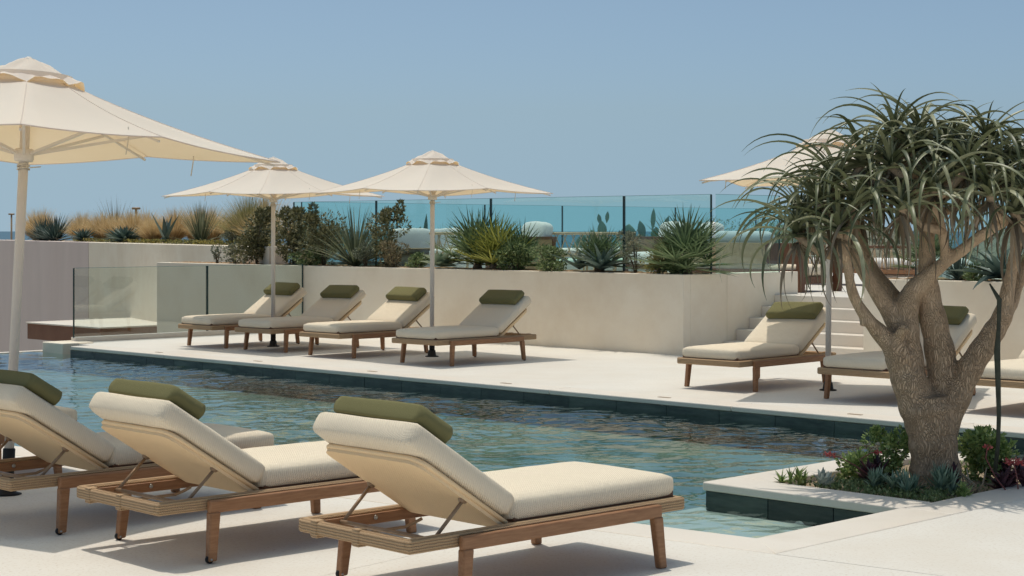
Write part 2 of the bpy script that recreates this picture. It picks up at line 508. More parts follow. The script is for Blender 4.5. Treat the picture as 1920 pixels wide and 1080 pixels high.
# deck right of the pool, beside the tree bed: one poured slab
e1 = near(-9.0, 0.0); e2 = near(0, 0.0)
rd = MB().prism([(cRo.x + 0.0015, cRo.y + 0.002), e1, V2(6, 12.0), V2(6, 17.09), V2(UR + 0.313, 17.09), V2(UR + 0.313, 9.0)], -0.25, 0.0)
rd.build('deck_slab', MT['deck'], deck)
# far deck: one poured sheet, with stair court
fd = MB().prism([V2(-21.72, 12.803), V2(UR + 0.31, 12.803), V2(UR + 0.31, 17.2), V2(-10.9, 17.2), V2(-10.9, 19.2), V2(-14.2, 19.2), V2(-14.2, 17.2), V2(-21.72, 17.2)], -0.3, 0.0)
tag(fd.build('far_deck', MT['deck']), kind='structure')

# pool: basin, tiles, coping stones
pool = tag(empty('pool_basin', (0, 0, 0)), kind='structure')
poly = [(cR.x, cR.y), V2(UR, VF), V2(UL, VF), (cL.x, cL.y)]
m = MB()
fz = -0.37
m.add([(x, y, fz) for x, y in poly], [(0, 1, 2, 3)])
m.build('pool_floor', MT['pool_floor'], pool)
# side walls under water
m = MB()
for i in range(4):
    a, b = poly[i], poly[(i + 1) % 4]
    top = -0.335 if i != 2 else -0.14
    m.add([(a[0], a[1], fz), (b[0], b[1], fz), (b[0], b[1], top), (a[0], a[1], top)], [(3, 2, 1, 0)])
m.build('pool_wall', MT['tile'], pool)
# tile courses at the waterline
def tile_run(p0, p1, step, z0, z1, inward, depth=0.02, g=0.0035):
    d = Vector((p1[0]-p0[0], p1[1]-p0[1])); L = d.length; d.normalize()
    ang = math.atan2(d.y, d.x)
    nn = max(1, round(L / step)); st = L / nn
    nrm = Vector((-d.y, d.x))
    s = 1 if nrm.dot(Vector(inward)) > 0 else -1
    mes = [MB().bbox(g/2, st - g/2, min(0, s*(depth + k*0.0015)), max(0, s*(depth + k*0.0015)), z0, z1, 0.002, 1).mesh('tile', MT['tile']) for k in range(3)]
    for i in range(nn):
        q = Vector(p0) + d * (i * st)
        put('tile', random.choice(mes), pool, (q.x, q.y, 0), (0, 0, ang))
inw = (-S2, -S2)
tile_run(V2(-21.1, VF), V2(UR, VF), 0.62, -0.34, -0.052, inw)
tile_run((cR.x, cR.y), V2(UR, 8.62), 0.5, -0.34, -0.052, (-S2, S2))
tile_run(V2(UR, 10.95), V2(UR, VF), 0.5, -0.34, -0.052, (-S2, S2))
tile_run((cR.x, cR.y), near_at_u(-21.0, 0.30), 0.62, -0.34, -0.052, tuple(N_NRM))
# coping stones
def coping_run(p0, p1, w, step, side, z0=-0.05, z1=0.003, over=0.02):
    d = Vector((p1[0]-p0[0], p1[1]-p0[1])); L = d.length; d.normalize()
    ang = math.atan2(d.y, d.x); nn = max(1, round(L / step)); st = L / nn
    y0, y1 = (-over, w) if side > 0 else (-w, over)
    me = MB().bbox(0.0012, st - 0.0012, y0, y1, z0, z1, 0.012, 3).mesh('coping_stone', MT['coping'])
    for i in range(nn):
        q = Vector(p0) + d * (i * st)
        put('coping_stone', me, pool, (q.x, q.y, 0), (0, 0, ang))
coping_run(V2(-21.1, VF), V2(UR + 0.31, VF), 0.30, 2.4, 1, z1=0.002)
# near coping with a mitred corner
def mitre(poly2, name='coping_stone'):
    bm = bmesh.new()
    lo = [bm.verts.new((p[0], p[1], -0.05)) for p in poly2]; hi = [bm.verts.new((p[0], p[1], 0.004)) for p in poly2]
    k = len(poly2)
    bm.faces.new(lo[::-1]); bm.faces.new(hi)
    for i in range(k): bm.faces.new((lo[i], lo[(i+1) % k], hi[(i+1) % k], hi[i]))
    bmesh.ops.recalc_face_normals(bm, faces=bm.faces[:])
    bmesh.ops.bevel(bm, geom=bm.edges[:], offset=0.010, segments=3, affect='EDGES', profile=0.5)
    MB().take(bm, None, True).build(name, MT['coping'], pool)
def npt(p, q, t): return (p[0] + (q[0]-p[0]) * t, p[1] + (q[1]-p[1]) * t)
stones = 9
for i in range(stones):
    a0, a1 = i / stones, (i + 1) / stones - 0.0002
    i0, o0 = npt(cR, cL, a0), npt(cRo, cLo, a0)
    i1, o1 = npt(cR, cL, a1), npt(cRo, cLo, a1)
    ix = lambda p: (p[0] - N_NRM.x * -0.02, p[1] - N_NRM.y * -0.02)
    if i == 0: i0 = (cR.x - 0.002, cR.y + 0.0)
    mitre([o0, ix(i0), ix(i1), o1])
far_r = W(UR, 8.60); far_ro = W(UR + 0.31, 8.60)
mitre([(cRo.x + 0.002, cRo.y + 0.001), (far_ro.x, far_ro.y), (far_r.x - 0.014, far_r.y + 0.014), (cR.x - 0.014 + 0.004, cR.y + 0.016)])
for a, b in ((8.604, 9.9), (9.903, 10.93), (10.933, 12.478)):
    i0, i1, o0, o1 = W(UR, a), W(UR, b), W(UR + 0.31, a), W(UR + 0.31, b)
    mitre([(o0.x, o0.y), (o1.x, o1.y), (i1.x, i1.y), (i0.x, i0.y)])
# infinity edge lip and end block on the left
m = MB().bbox(-0.13, 0.0, -18, 0.0, -1.2, -0.106, 0.01, 2)
m.build('overflow_lip', MT['coping'], pool, W(UL, 14.4), (0, 0, ROT_UV))
m = MB().bbox(0, 0.55, 0, 0.5, -0.4, 0.02, 0.012, 2)
m.build('end_block', MT['plaster'], pool, W(-21.98, 12.55), (0, 0, ROT_UV))
# drain slots in the far coping
drain_me = MB().bbox(-0.07, 0.07, -0.02, 0.02, -0.002, 0.004, 0.001, 1).mesh('overflow_drain', MT['bronze'])
for k in range(7):
    put('overflow_drain', drain_me, pool, W(-19.2 + k * 2.15, 12.66, 0.0015), (0, 0, ROT_UV))
# underwater shelf at the near corner and lights in the planter wall
m = MB().prism([(cR.x, cR.y), V2(UR, 8.66), V2(-6.95, 8.66), npt(cR, cL, 0.092)], -0.38, -0.175)
m.build('pool_shelf', MT['shelf'], pool)
m = MB().prism([V2(-6.95, 8.66), npt(cR, cL, 0.092), npt(cR, cL, 0.115), V2(-7.35, 8.66)], -0.38, -0.26)
m.build('pool_step', MT['shelf'], pool)

# water sheet: a real rippled surface
from mathutils import noise as mnoise
m = MB()
nU, nV = 620, 230
vs = []
def ripple(x, y):
    a, b = x * 0.80 + y * 0.60, -x * 0.60 + y * 0.80
    wx, wy = 0.25 * mnoise.noise((x * 0.9, y * 0.9, 9.0)), 0.25 * mnoise.noise((x * 0.9, y * 0.9, 19.0))
    a += wx; b += wy
    h = 0.012 * mnoise.noise((a * 1.3, b * 1.7, 0.0)) + 0.0105 * mnoise.noise((a * 3.1 + 7, b * 4.0, 1.3)) + 0.0066 * mnoise.noise((a * 7.3, b * 9.0 + 3, 2.7)) + 0.0030 * mnoise.noise((a * 15.0, b * 18.0 + 3, 4.7))
    calm = 0.30 + 0.85 * min(1, max(0, 0.5 + 1.3 * mnoise.noise((x * 0.35, y * 0.35, 5.0))))
    return h * calm
for j in range(nV + 1):
    for i in range(nU + 1):
        t = i / nU; s = j / nV
        a = Vector((cR.x, cR.y)).lerp(Vector((cL.x, cL.y)), t); b = Vector(V2(UR, VF)).lerp(Vector(V2(UL, VF)), t)
        p = a.lerp(b, s); vs.append((p.x, p.y, -0.118 + ripple(p.x, p.y)))
fs = [(j*(nU+1)+i, (j+1)*(nU+1)+i, (j+1)*(nU+1)+i+1, j*(nU+1)+i+1) for j in range(nV) for i in range(nU)]
m.add(vs, fs, True)
tag(m.build('pool_water', MT['water']), kind='structure')

# ------------------------------------------------------------------ tree bed built into the pool
bed = empty('tree_bed', W(-6.0, 9.7, 0), ROT_UV)
tag(bed, 'low stone-edged planting bed projecting into the pool around the branching tree', 'planter')
U0, U1, V0, V1 = -6.84 + 6.0, UR + 6.0, 8.60 - 9.7, 10.93 - 9.7
m = MB(); m.box(U0, U1, V0, V1, -0.46, -0.055)
m.build('core', MT['tile'], bed)
bt = [MB().bbox(0.002, 0.476, -0.02, 0.0, -0.36, -0.052, 0.002, 1).mesh('tile', MT['tile']), None]
for k in range(3): put('tile', bt[0], bed, (U0 + 0.003 + k * 0.479, V0, 0))
bt2 = MB().bbox(-0.02, 0.0, 0.002, 0.464, -0.36, -0.052, 0.002, 1).mesh('tile', MT['tile'])
for k in range(5): put('tile', bt2, bed, (U0, V0 + k * 0.466, 0))
for (a, b, c, d) in ((U0 - 0.025, U1 - 0.002, V0 - 0.025, V0 + 0.29), (U0 - 0.025, U1 - 0.002, V1 - 0.26, V1 + 0.025), (U0 - 0.025, U0 + 0.29, V0 + 0.292, V1 - 0.262)):
    MB().bbox(a, b, c, d, -0.05, 0.005, 0.010, 3).build('coping_stone', MT['coping'], bed)
m = MB()
N = 26
vs = []
for j in range(N + 1):
    for i in range(N + 1):
        x = U0 + 0.28 + (U1 - U0 - 0.28) * i / N; y = V0 + 0.28 + (V1 - V0 - 0.53) * j / N
        vs.append((x, y, -0.045 + random.uniform(-0.008, 0.012) + 0.05 * math.exp(-((x - 0.2)**2 + (y + 0.07)**2) / 0.12)))
m.add(vs, [(j*(N+1)+i, j*(N+1)+i+1, (j+1)*(N+1)+i+1, (j+1)*(N+1)+i) for j in range(N) for i in range(N)], True)
m.build('soil', MT['gravel_soil'], bed)
lamp_me = MB().lathe([(0.045, 0), (0.045, 0.006), (0.026, 0.010), (0.024, 0.004)], 16, Matrix.Rotation(R(90), 4, 'X')).mesh('pool_light', MT['metal'])
for lx in (U0 + 0.72, U0 + 1.25): put('pool_light', lamp_me, bed, (lx, V0 - 0.0205, -0.20))

# ------------------------------------------------------------------ planter walls of the upper terrace
ZT = 1.035; VW = 17.1
def planter(name, label, u0, u1, v0, v1, thick=0.14, z0=0.0, zt=ZT, soil_z=None, anchor=None):
    root = empty(name, W(u0, v0, z0), ROT_UV)
    tag(root, label, 'wall')
    L, D = u1 - u0, v1 - v0
    m = MB()
    m.bbox(0, L, 0, thick, 0, zt - z0, 0.006, 2)
    m.build('front_wall', MT['plaster'], root)
    MB().bbox(0, thick, thick + 0.001, D, 0, zt - z0 - 0.002, 0.006, 2).build('side_wall', MT['plaster'], root)
    MB().bbox(L - thick, L, thick + 0.001, D, 0, zt - z0 - 0.002, 0.006, 2).build('side_wall', MT['plaster'], root)
    MB().bbox(thick, L - thick, D - thick, D, 0, zt - z0 - 0.02, 0.006, 2).build('back_wall', MT['plaster'], root)
    m = MB(); nx = max(8, int(L * 10)); ny = 8
    vs = []
    for j in range(ny + 1):
        for i in range(nx + 1):
            vs.append((thick + (L - 2*thick) * i / nx, thick + (D - 2*thick) * j / ny, zt - z0 - 0.02 + random.uniform(-0.012, 0.035) - (0.02 if j == 0 else 0)))
    m.add(vs, [(j*(nx+1)+i, j*(nx+1)+i+1, (j+1)*(nx+1)+i+1, (j+1)*(nx+1)+i) for j in range(ny) for i in range(nx)], True)
    m.build('soil', MT['soil'], root)
    return root
pl1 = planter('planter_wall', 'long beige plaster planter wall behind the four loungers under two parasols', -26.0, -14.0, VW, 18.0, z0=-3.2)
cheek = tag(empty('stair_wall', W(-14.3, 18.003, 0), ROT_UV), 'beige plaster side wall beside the steps, carrying the glass pane', 'wall')
MB().bbox(0, 0.3, 0, 1.58, 0, ZT - 0.002, 0.006, 2).build('wall_block', MT['plaster'], cheek)
pl2 = planter('planter_wall', 'beige plaster planter wall to the right of the steps, behind the tree', -11.3, 0.0, VW, 18.1)
# recessed wall light in the right wall
wl_ = empty('wall_light', W(-9.2, VW - 0.012, 0.30), ROT_UV)
tag(wl_, 'small pale recessed light low on the planter wall at the right edge', 'light')
MB().bbox(0, 0.26, -0.012, 0.014, -0.06, 0.06, 0.004, 1).build('frame', MT['coping'], wl_)
MB().box(0.02, 0.24, -0.0135, 0.0, -0.042, 0.042).build('lens', MT['white_paint'], wl_)

# stairs
st = empty('stone_stairs', W(-14.0, 17.9, 0), ROT_UV)
tag(st, 'five pale stone steps rising to the upper terrace', 'stairs')
vfr = [0.0, 0.29, 0.57, 0.85, 1.14]
for k in range(5):
    MB().bbox(0.003, 2.697, vfr[k], 1.5 if k == 4 else vfr[k + 1] + 0.05, 0.0 if k == 0 else 0.145 * k - 0.02, 0.145 * (k + 1), 0.006, 2).build('step', MT['coping'], st)
# right cheek of the stairs
ck2 = tag(empty('stair_wall', W(-11.3, 18.103, 0), ROT_UV), 'beige plaster side wall on the right of the steps, behind the branching tree', 'wall')
MB().bbox(0, 0.3, 0, 1.5, 0, ZT - 0.002, 0.006, 2).build('wall_block', MT['plaster'], ck2)

# upper terrace floor
m = MB().prism([V2(-24.0, 18.02), V2(-14.32, 18.02), V2(-14.32, 19.4), V2(-10.98, 19.4), V2(-10.98, 18.12), V2(0, 18.12), V2(0, 36), V2(-24.0, 36)], -0.6, 0.722)
tag(m.build('terrace_floor', MT['deck']), kind='structure')

# ------------------------------------------------------------------ glass balustrades
def balustrade(name, label, p0, p1, joints, z0, z1, glass, edge=True, th=0.014, ends=(True, True), foot=None, ew=0.015):
    """p0,p1 world plan points; joints = distances of the joints from p0"""
    d = Vector((p1.x - p0.x, p1.y - p0.y)); L = d.length; ang = math.atan2(d.y, d.x)
    root = empty(name, (p0.x, p0.y, z0), ang)
    tag(root, label, 'glass fence')
    cuts = [0.0] + list(joints) + [L]
    for i in range(len(cuts) - 1):
        a, b = cuts[i] + 0.008, cuts[i + 1] - 0.008
        m = MB(); h = z1 - z0
        m.add([(a, 0, 0), (b, 0, 0), (b, 0, h), (a, 0, h)], [(0, 1, 2, 3)])
        pane = MB().box(a, b, -th/2, th/2, 0.0, h).build('pane', MT[glass], root)
        if edge:
            for e, on in ((a, i > 0 or ends[0]), (b, i < len(cuts) - 2 or ends[1])):
                if on: MB().box(e - ew/2, e + ew/2, -th/2 - 0.001, th/2 + 0.001, 0.002, h - 0.001).build('edge_strip', MT['glass_edge'], pane)
            MB().box(a, b, -th/2 - 0.001, th/2 + 0.001, h, h + 0.004).build('top_edge', MT['glass_rim'], pane)
    if foot:
        MB().bbox(0, L, -0.06, 0.06, -foot, 0.012, 0.004, 1).build('base_rail', MT['coping'], root)
    return root
MT['glass_rim'] = surface('glass_rim', (0.05, 0.17, 0.17), (0.07, 0.21, 0.21), 6, 0.2, None, 0.0, spec=0.5)
VG = 17.74
balustrade('glass_balustrade', 'tinted glass fence of four panes standing in the planter behind the plants', W(-22.9, VG), W(-14.05, VG), (2.12, 4.72, 7.33), 1.02, 2.07, 'teal_glass', ew=0.022)
balustrade('glass_balustrade', 'single glass pane on the stair side wall beside the steps', W(-14.0, VG + 0.02), W(-14.0, 19.16), (), ZT - 0.004, 2.07, 'teal_glass', ends=(False, True), ew=0.012)
balustrade('glass_balustrade', 'far glass fence at the back of the upper terrace towards the sea', W(-24.05, 18.8), W(-24.05, 34.4), (2.24, 4.5, 6.7, 10.3, 13.2), 0.95, 2.10, 'pale_glass', ew=0.018)
balustrade('glass_balustrade', 'glass fence behind the plants to the right of the steps', W(-11.0, VG), W(-0.3, VG), (2.6, 5.2, 7.8), 1.02, 2.07, 'teal_glass', ew=0.015)
balustrade('glass_balustrade', 'low clear glass fence at the left end of the far pool deck', W(-21.82, 12.95), W(-21.82, 17.09), (2.3,), 0.06, 1.06, 'clear_glass', foot=0.09, ew=0.018)

# ------------------------------------------------------------------ the wall and roof ledge beyond the pool end
BD = Vector((-0.458, 0.889)); B0 = Vector((-9.86, 40.0))
def Bp(t, off=0.0, z=0.0):
    p = B0 + BD * t + Vector((0.889, 0.458)) * off        # off > 0: away behind the wall to the right-far side
    return Vector((p.x, p.y, z))
angB = math.atan2(-BD.y, -BD.x)                            # local +x runs towards the camera side (t decreasing)
ZB = 1.325
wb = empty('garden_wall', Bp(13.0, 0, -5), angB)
tag(wb, 'tall shade-toned plaster wall below agaves and dry grasses at far left', 'wall')
MB().bbox(0, 13.0, 0.0, 0.35, 0, ZB + 5, 0.01, 2).build('wall_block', MT['plaster_shade'], wb)
wb2 = empty('garden_wall', Bp(-0.002, 0.012, -5), angB)
tag(wb2, 'beige plaster wall under the grass bed between shade-toned wall and planter', 'wall')
MB().bbox(0, 12.6, 0.0, 0.35, 0, ZB + 5, 0.01, 2).build('wall_block', MT['plaster'], wb2)
# bed behind these walls
m = MB(); vs = []
nx, ny = 60, 8
for j in range(ny + 1):
    for i in range(nx + 1):
        t = 13 - 25.4 * i / nx; q = Bp(t, 0.0); off = 0.30 + 3.6 * j / ny
        q = Bp(t, 0) + Vector((-0.889, -0.458, 0)) * -off
        vs.append((q.x, q.y, ZB - 0.03 + random.uniform(-0.02, 0.04) - 0.05 * j / ny))
m.add(vs, [(j*(nx+1)+i, j*(nx+1)+i+1, (j+1)*(nx+1)+i+1, (j+1)*(nx+1)+i) for j in range(ny) for i in range(nx)], True)
tag(m.build('garden_bed', MT['gravel_soil']), kind='structure')
# roof ledge with brown fascia, seen past the glass
lc = Vector((-7.9, 33.0, -0.26))
ld = empty('roof_ledge', lc, ROT_UV)
tag(ld, 'flat pale roof ledge with brown fascia beyond the end of the pool', 'ledge')
MB().box(-2.75, 0.0, 0.0, 5.5, -0.34, -0.03).build('fascia', MT['brown_panel'], ld)
MB().bbox(-2.78, 0.03, -0.03, 5.5, -0.03, 0.0, 0.004, 1).build('cap', MT['coping'], ld)
# pale column at the left edge of the view
cl = empty('column', (-7.96, 26.2, -1.2), R(-45))
tag(cl, 'pale column cut by the left edge of the picture', 'column')
MB().bbox(-0.11, 0.11, -0.11, 0.11, 0, 4.6, 0.01, 2).build('shaft', MT['white_paint'], cl)
MB().bbox(-0.16, 0.16, -0.16, 0.16, 0, 0.25, 0.01, 2).build('base', MT['white_paint'], cl)
MB().bbox(-0.15, 0.15, -0.15, 0.15, 4.6, 4.7, 0.01, 2).build('capital', MT['white_paint'], cl)
# ================================================================== SUN LOUNGERS
LL, LW = 1.74, 0.785
def build_lounger():
    """local +x towards the foot end, origin on the ground under the centre"""
    root = empty('sun_lounger')
    hx, hy = LL / 2, LW / 2
    z0, z1 = 0.25, 0.312
    # rope-wrapped frame ring
    m = MB(); bw = 0.048
    m.bbox(-hx, -hx + bw, -hy + 0.02, hy - 0.02, z0, z1, 0.014, 3)
    m.bbox(hx - bw, hx, -hy + 0.02, hy - 0.02, z0, z1, 0.014, 3)
    for s in (-1, 1):
        y0, y1 = (-hy, -hy + bw) if s < 0 else (hy - bw, hy)
        m.bbox(-hx + 0.004, hx - 0.004, y0, y1, z0 - 0.001, z1 + 0.001, 0.014, 3)
    m.build('rope_frame', MT['rope'], root)
    # lashings where the rope ends
    for yy in (-0.06, 0.24):
        MB().bbox(-hx - 0.004, -hx + bw + 0.003, yy, yy + 0.05, z0 - 0.012, z1 + 0.004, 0.008, 2).build('lashing', MT['rope'], root)
    hxl, fxl = -hx + 0.30, hx - 0.24
    for s in (-1, 1):
        yo = s * (hy + 0.004)
        ya, yb = sorted((yo, yo + s * 0.034))
        m = MB().bbox(hxl - 0.03, fxl + 0.03, ya, yb, z0 - 0.012, z1 - 0.012, 0.010, 3)
        m.build('side_rail', MT['wood'], root)
        # inner slat rail
        yi = s * (hy - bw - 0.014)
        MB().bbox(-hx + bw, hx - bw, min(yi, yi + s*0.012), max(yi, yi + s*0.012), z0 - 0.004, z1 - 0.016, 0.003, 1).build('inner_rail', MT['wood'], root)
        MB().lathe([(0.011, 0), (0.011, 0.004), (0.007, 0.006)], 10, Matrix.Translation((hxl + 0.10, yi - s*0.001, z0 + 0.026)) @ Matrix.Rotation(R(90) * s, 4, 'X')).build('bolt', MT['metal'], root)
        for lx, head in ((hxl, True), (fxl, False)):
            dx = -0.022 if head else 0.022
            bm = bmesh.new()
            wx, wy = 0.030, 0.021
            ymid = yo + s * 0.018; yb_ = ymid + s * 0.012
            top = [(lx - wx, ymid - wy, z0 - 0.006), (lx + wx, ymid - wy, z0 - 0.006), (lx + wx, ymid + wy, z0 - 0.006), (lx - wx, ymid + wy, z0 - 0.006)]
            wx2, wy2 = wx * 0.78, wy * 0.95
            zb = 0.010 if head else 0.0
            bot = [(lx + dx - wx2, yb_ - wy2, zb), (lx + dx + wx2, yb_ - wy2, zb), (lx + dx + wx2, yb_ + wy2, zb), (lx + dx - wx2, yb_ + wy2, zb)]
            vs = [bm.verts.new(p) for p in bot + top]
            for f in ((3,2,1,0),(4,5,6,7),(0,1,5,4),(1,2,6,5),(2,3,7,6),(3,0,4,7)):
                bm.faces.new([vs[i] for i in f])
            bmesh.ops.recalc_face_normals(bm, faces=bm.faces[:])
            bmesh.ops.bevel(bm, geom=bm.edges[:], offset=0.008, segments=2, affect='EDGES', profile=0.5)
            leg = MB().take(bm, None, True).build('leg', MT['wood'], root)
            if head:
                Mw = Matrix.Translation((lx + dx - 0.010, yb_, 0.0205)) @ Matrix.Rotation(R(90), 4, 'X')
                MB().lathe([(0.016, -0.010), (0.020, -0.008), (0.020, 0.008), (0.016, 0.010)], 16, Mw).build('wheel', MT['black'], leg)
                MB().lathe([(0.006, -0.023), (0.006, 0.023)], 8, Mw).build('axle', MT['metal'], leg)
    # slatted base under the seat cushion
    hinge = -hx + 0.61
    for k in range(6):
        xs = hinge + 0.06 + k * 0.17
        MB().bbox(xs, xs + 0.09, -hy + bw, hy - bw, z1 - 0.022, z1 - 0.006, 0.003, 1).build('slat', MT['wood'], root)
    MB().bbox(hinge + 0.03, hx - 0.034, -0.343, 0.343, z1 - 0.0055, z1 + 0.032, 0.006, 1).build('seat_board', MT['dark_wood'], root)
    # seat mattress
    MB().cushion(hinge + 0.012, hx - 0.025, -0.352, 0.352, z1 - 0.003, z1 + 0.108, 0.036, 0.012, (16, 10, 5), wob=0.0016, seed=3).build('seat_mattress', MT['mattress'], root)
    # back: mattress, panel, pillow, all in the tilted frame of the hinge
    A = R(33)
    back = MB().cushion(-0.70, -0.006, -0.352, 0.352, 0.010, 0.122, 0.036, 0.012, (13, 10, 5), wob=0.0016, seed=5).build('back_mattress', MT['mattress'], root, (hinge, 0, z1 + 0.004), (0, A, 0))
    m = MB()
    bm = bmesh.new()
    px0, px1, py = -0.60, 0.02, 0.335
    vs = [bm.verts.new(p) for p in ((px0,-py,-0.034),(px1,-py,-0.034),(px1,py,-0.034),(px0,py,-0.034),(px0,-py,-0.004),(px1,-py,-0.004),(px1,py,-0.004),(px0,py,-0.004))]
    for f in ((3,2,1,0),(4,5,6,7),(0,1,5,4),(1,2,6,5),(2,3,7,6),(3,0,4,7)): bm.faces.new([vs[i] for i in f])
    vert_e = [e for e in bm.edges if abs(e.verts[0].co.z - e.verts[1].co.z) > 0.01 and e.verts[0].co.x < -0.5]
    bmesh.ops.bevel(bm, geom=vert_e, offset=0.07, segments=5, affect='EDGES', profile=0.5)
    m.take(bm, None, False)
    panel = m.build('back_panel', MT['panel_cloth'], root, (hinge, 0, z1 + 0.004), (0, A, 0))
    path = [(0.0, py, -0.008)]
    for k in range(7):
        a = R(90 * k / 6); path.append((px0 + 0.07 - 0.07 * math.sin(a), py - 0.07 + 0.07 * math.cos(a), -0.008))
    for k in range(7):
        a = R(90 * k / 6); path.append((px0 + 0.07 - 0.07 * math.cos(a), -py + 0.07 - 0.07 * math.sin(a), -0.008))
    path.append((0.0, -py, -0.008))
    MB().tube(path, 0.011, 8).build('piping', MT['panel_cloth'], panel)
    # stays and cross bar
    def back_pt(x, y, z):
        return Vector((hinge, 0, z1 + 0.004)) + Matrix.Rotation(A, 3, 'Y') @ Vector((x, y, z))
    for s in (-1, 1):
        a = back_pt(-0.27, s * 0.318, -0.045); b = Vector((-hx + 0.20, s * 0.315, z0 + 0.03))
        MB().tube([a, b], 0.0085, 8).build('stay', MT['bronze'], root)
        br = back_pt(-0.27, s * 0.318, -0.030)
        MB().lathe([(0.020, -0.010), (0.020, 0.010)], 12, Matrix.Translation(br) @ Matrix.Rotation(R(90), 4, 'X')).build('bracket', MT['bronze'], root)
    MB().tube([(-hx + 0.20, -0.33, z0 + 0.03), (-hx + 0.20, 0.33, z0 + 0.03)], 0.010, 8).build('cross_bar', MT['bronze'], root)
    MB().tube([(-hx + 0.24, 0.2, z0 - 0.01), (-hx + 0.46, 0.19, z0 - 0.008), (-hx + 0.50, 0.17, z0 + 0.01), (-hx + 0.52, 0.14, z0 + 0.03)], 0.008, 8).build('release_lever', MT['bronze'], root)
    # pillow on the upper end of the back
    pm = MB().cushion(-0.105, 0.105, -0.285, 0.285, 0.0, 0.088, 0.011, 0.005, (6, 12, 5), wob=0.0022, seed=9)
    # end faces taper to a ridge, as in a knife-edged bolster
    pm.v = [(x, y + (0.028 * (1 if y > 0 else -1) * (1 - abs((z - 0.044) / 0.044)) if abs(y) > 0.24 else 0), z) for x, y, z in pm.v]
    return root, hinge, z1, A, pm.mesh('pillow', MT['olive'])

proto, L_HINGE, L_Z1, L_A, pillow_me = build_lounger()
G_NEAR, G_FAR = 'loungers on the near side of the pool', 'loungers on the far side of the pool'
A_N, A_F = R(43), R(226)
spots = [
    (-3.73, 11.10, A_N, 'sun lounger hidden behind the leftmost near one, only its mattress foot showing', G_NEAR, 0.0, 0.0),
    (-2.236, 9.76, A_N, 'shaded near sun lounger with dark green pillow, cut by the left picture edge', G_NEAR, 0.02, -0.02),
    (-1.30, 8.98, A_N, 'near sun lounger with sunlit olive pillow, left of the nearest one', G_NEAR, -0.01, 0.01),
    (-0.061, 8.016, A_N, 'nearest sun lounger, in the foreground centre, seen from behind its olive pillow', G_NEAR, 0.0, 0.0),
    (-3.73, 24.08, A_F, 'leftmost of four far loungers, beside the low glass fence', G_FAR, 0.0, 0.0),
    (-2.82, 23.27, A_F, 'second far lounger from the low glass fence, fully in parasol shade', G_FAR, 0.01, 0.02),
    (-1.83, 22.25, A_F, 'third far lounger from the low glass fence, half sunlit pillow', G_FAR, 0.0, -0.01),
    (-0.57, 21.0, A_F, 'fourth far lounger from the low glass fence, just right of a parasol pole', G_FAR, 0.02, 0.0),
    (2.55, 17.81, A_F, 'far lounger in front of the stone steps, half in parasol shade', G_FAR, 0.02, 0.03),
    (3.75, 16.53, A_F, 'far lounger partly hidden behind the tree trunk', G_FAR, 0.0, 0.0),
    (4.76, 15.47, A_F, 'far lounger cut by the right picture edge, right of the tree', G_FAR, 0.0, 0.0),
]
for i, (x, y, a, lab, grp, jr, jy) in enumerate(spots):
    o = proto if i == 0 else copy_tree(proto)
    o.location = (x, y, 0); o.rotation_euler = (0, 0, a + jr * 0.5)
    tag(o, lab, 'sun lounger', grp)
plabs = ['dark green pillow on the hidden lounger at far left', 'dark green pillow on the shaded lounger at the left picture edge', 'sunlit olive pillow on the second near lounger from the right', 'olive pillow on the nearest sun lounger',
    'dark green pillow on the far lounger beside the low glass fence', 'dark green pillow on the second far lounger from the glass fence', 'light green half sunlit pillow on the third far lounger', 'dark green pillow on the fourth far lounger, right of a parasol pole',
    'olive pillow crossed by a white parasol pole, on the lounger before the steps', 'dark green pillow seen between the limbs of the tree', 'olive pillow on the far lounger cut by the right picture edge']
for i, (x, y, a, lab, grp, jr, jy) in enumerate(spots):
    Mx = Matrix.Translation((x, y, 0)) @ Matrix.Rotation(a + jr * 0.5, 4, 'Z') @ Matrix.Translation((L_HINGE, 0, L_Z1 + 0.004)) @ Matrix.Rotation(L_A, 4, 'Y') @ Matrix.Translation((-0.70 + 0.135 + abs(jy), jy, 0.128)) @ Matrix.Rotation(jr + jy, 4, 'Z')
    p = put('pillow', pillow_me)
    p.matrix_world = Mx
    tag(p, plabs[i], 'pillow', 'pillows on the sun loungers')

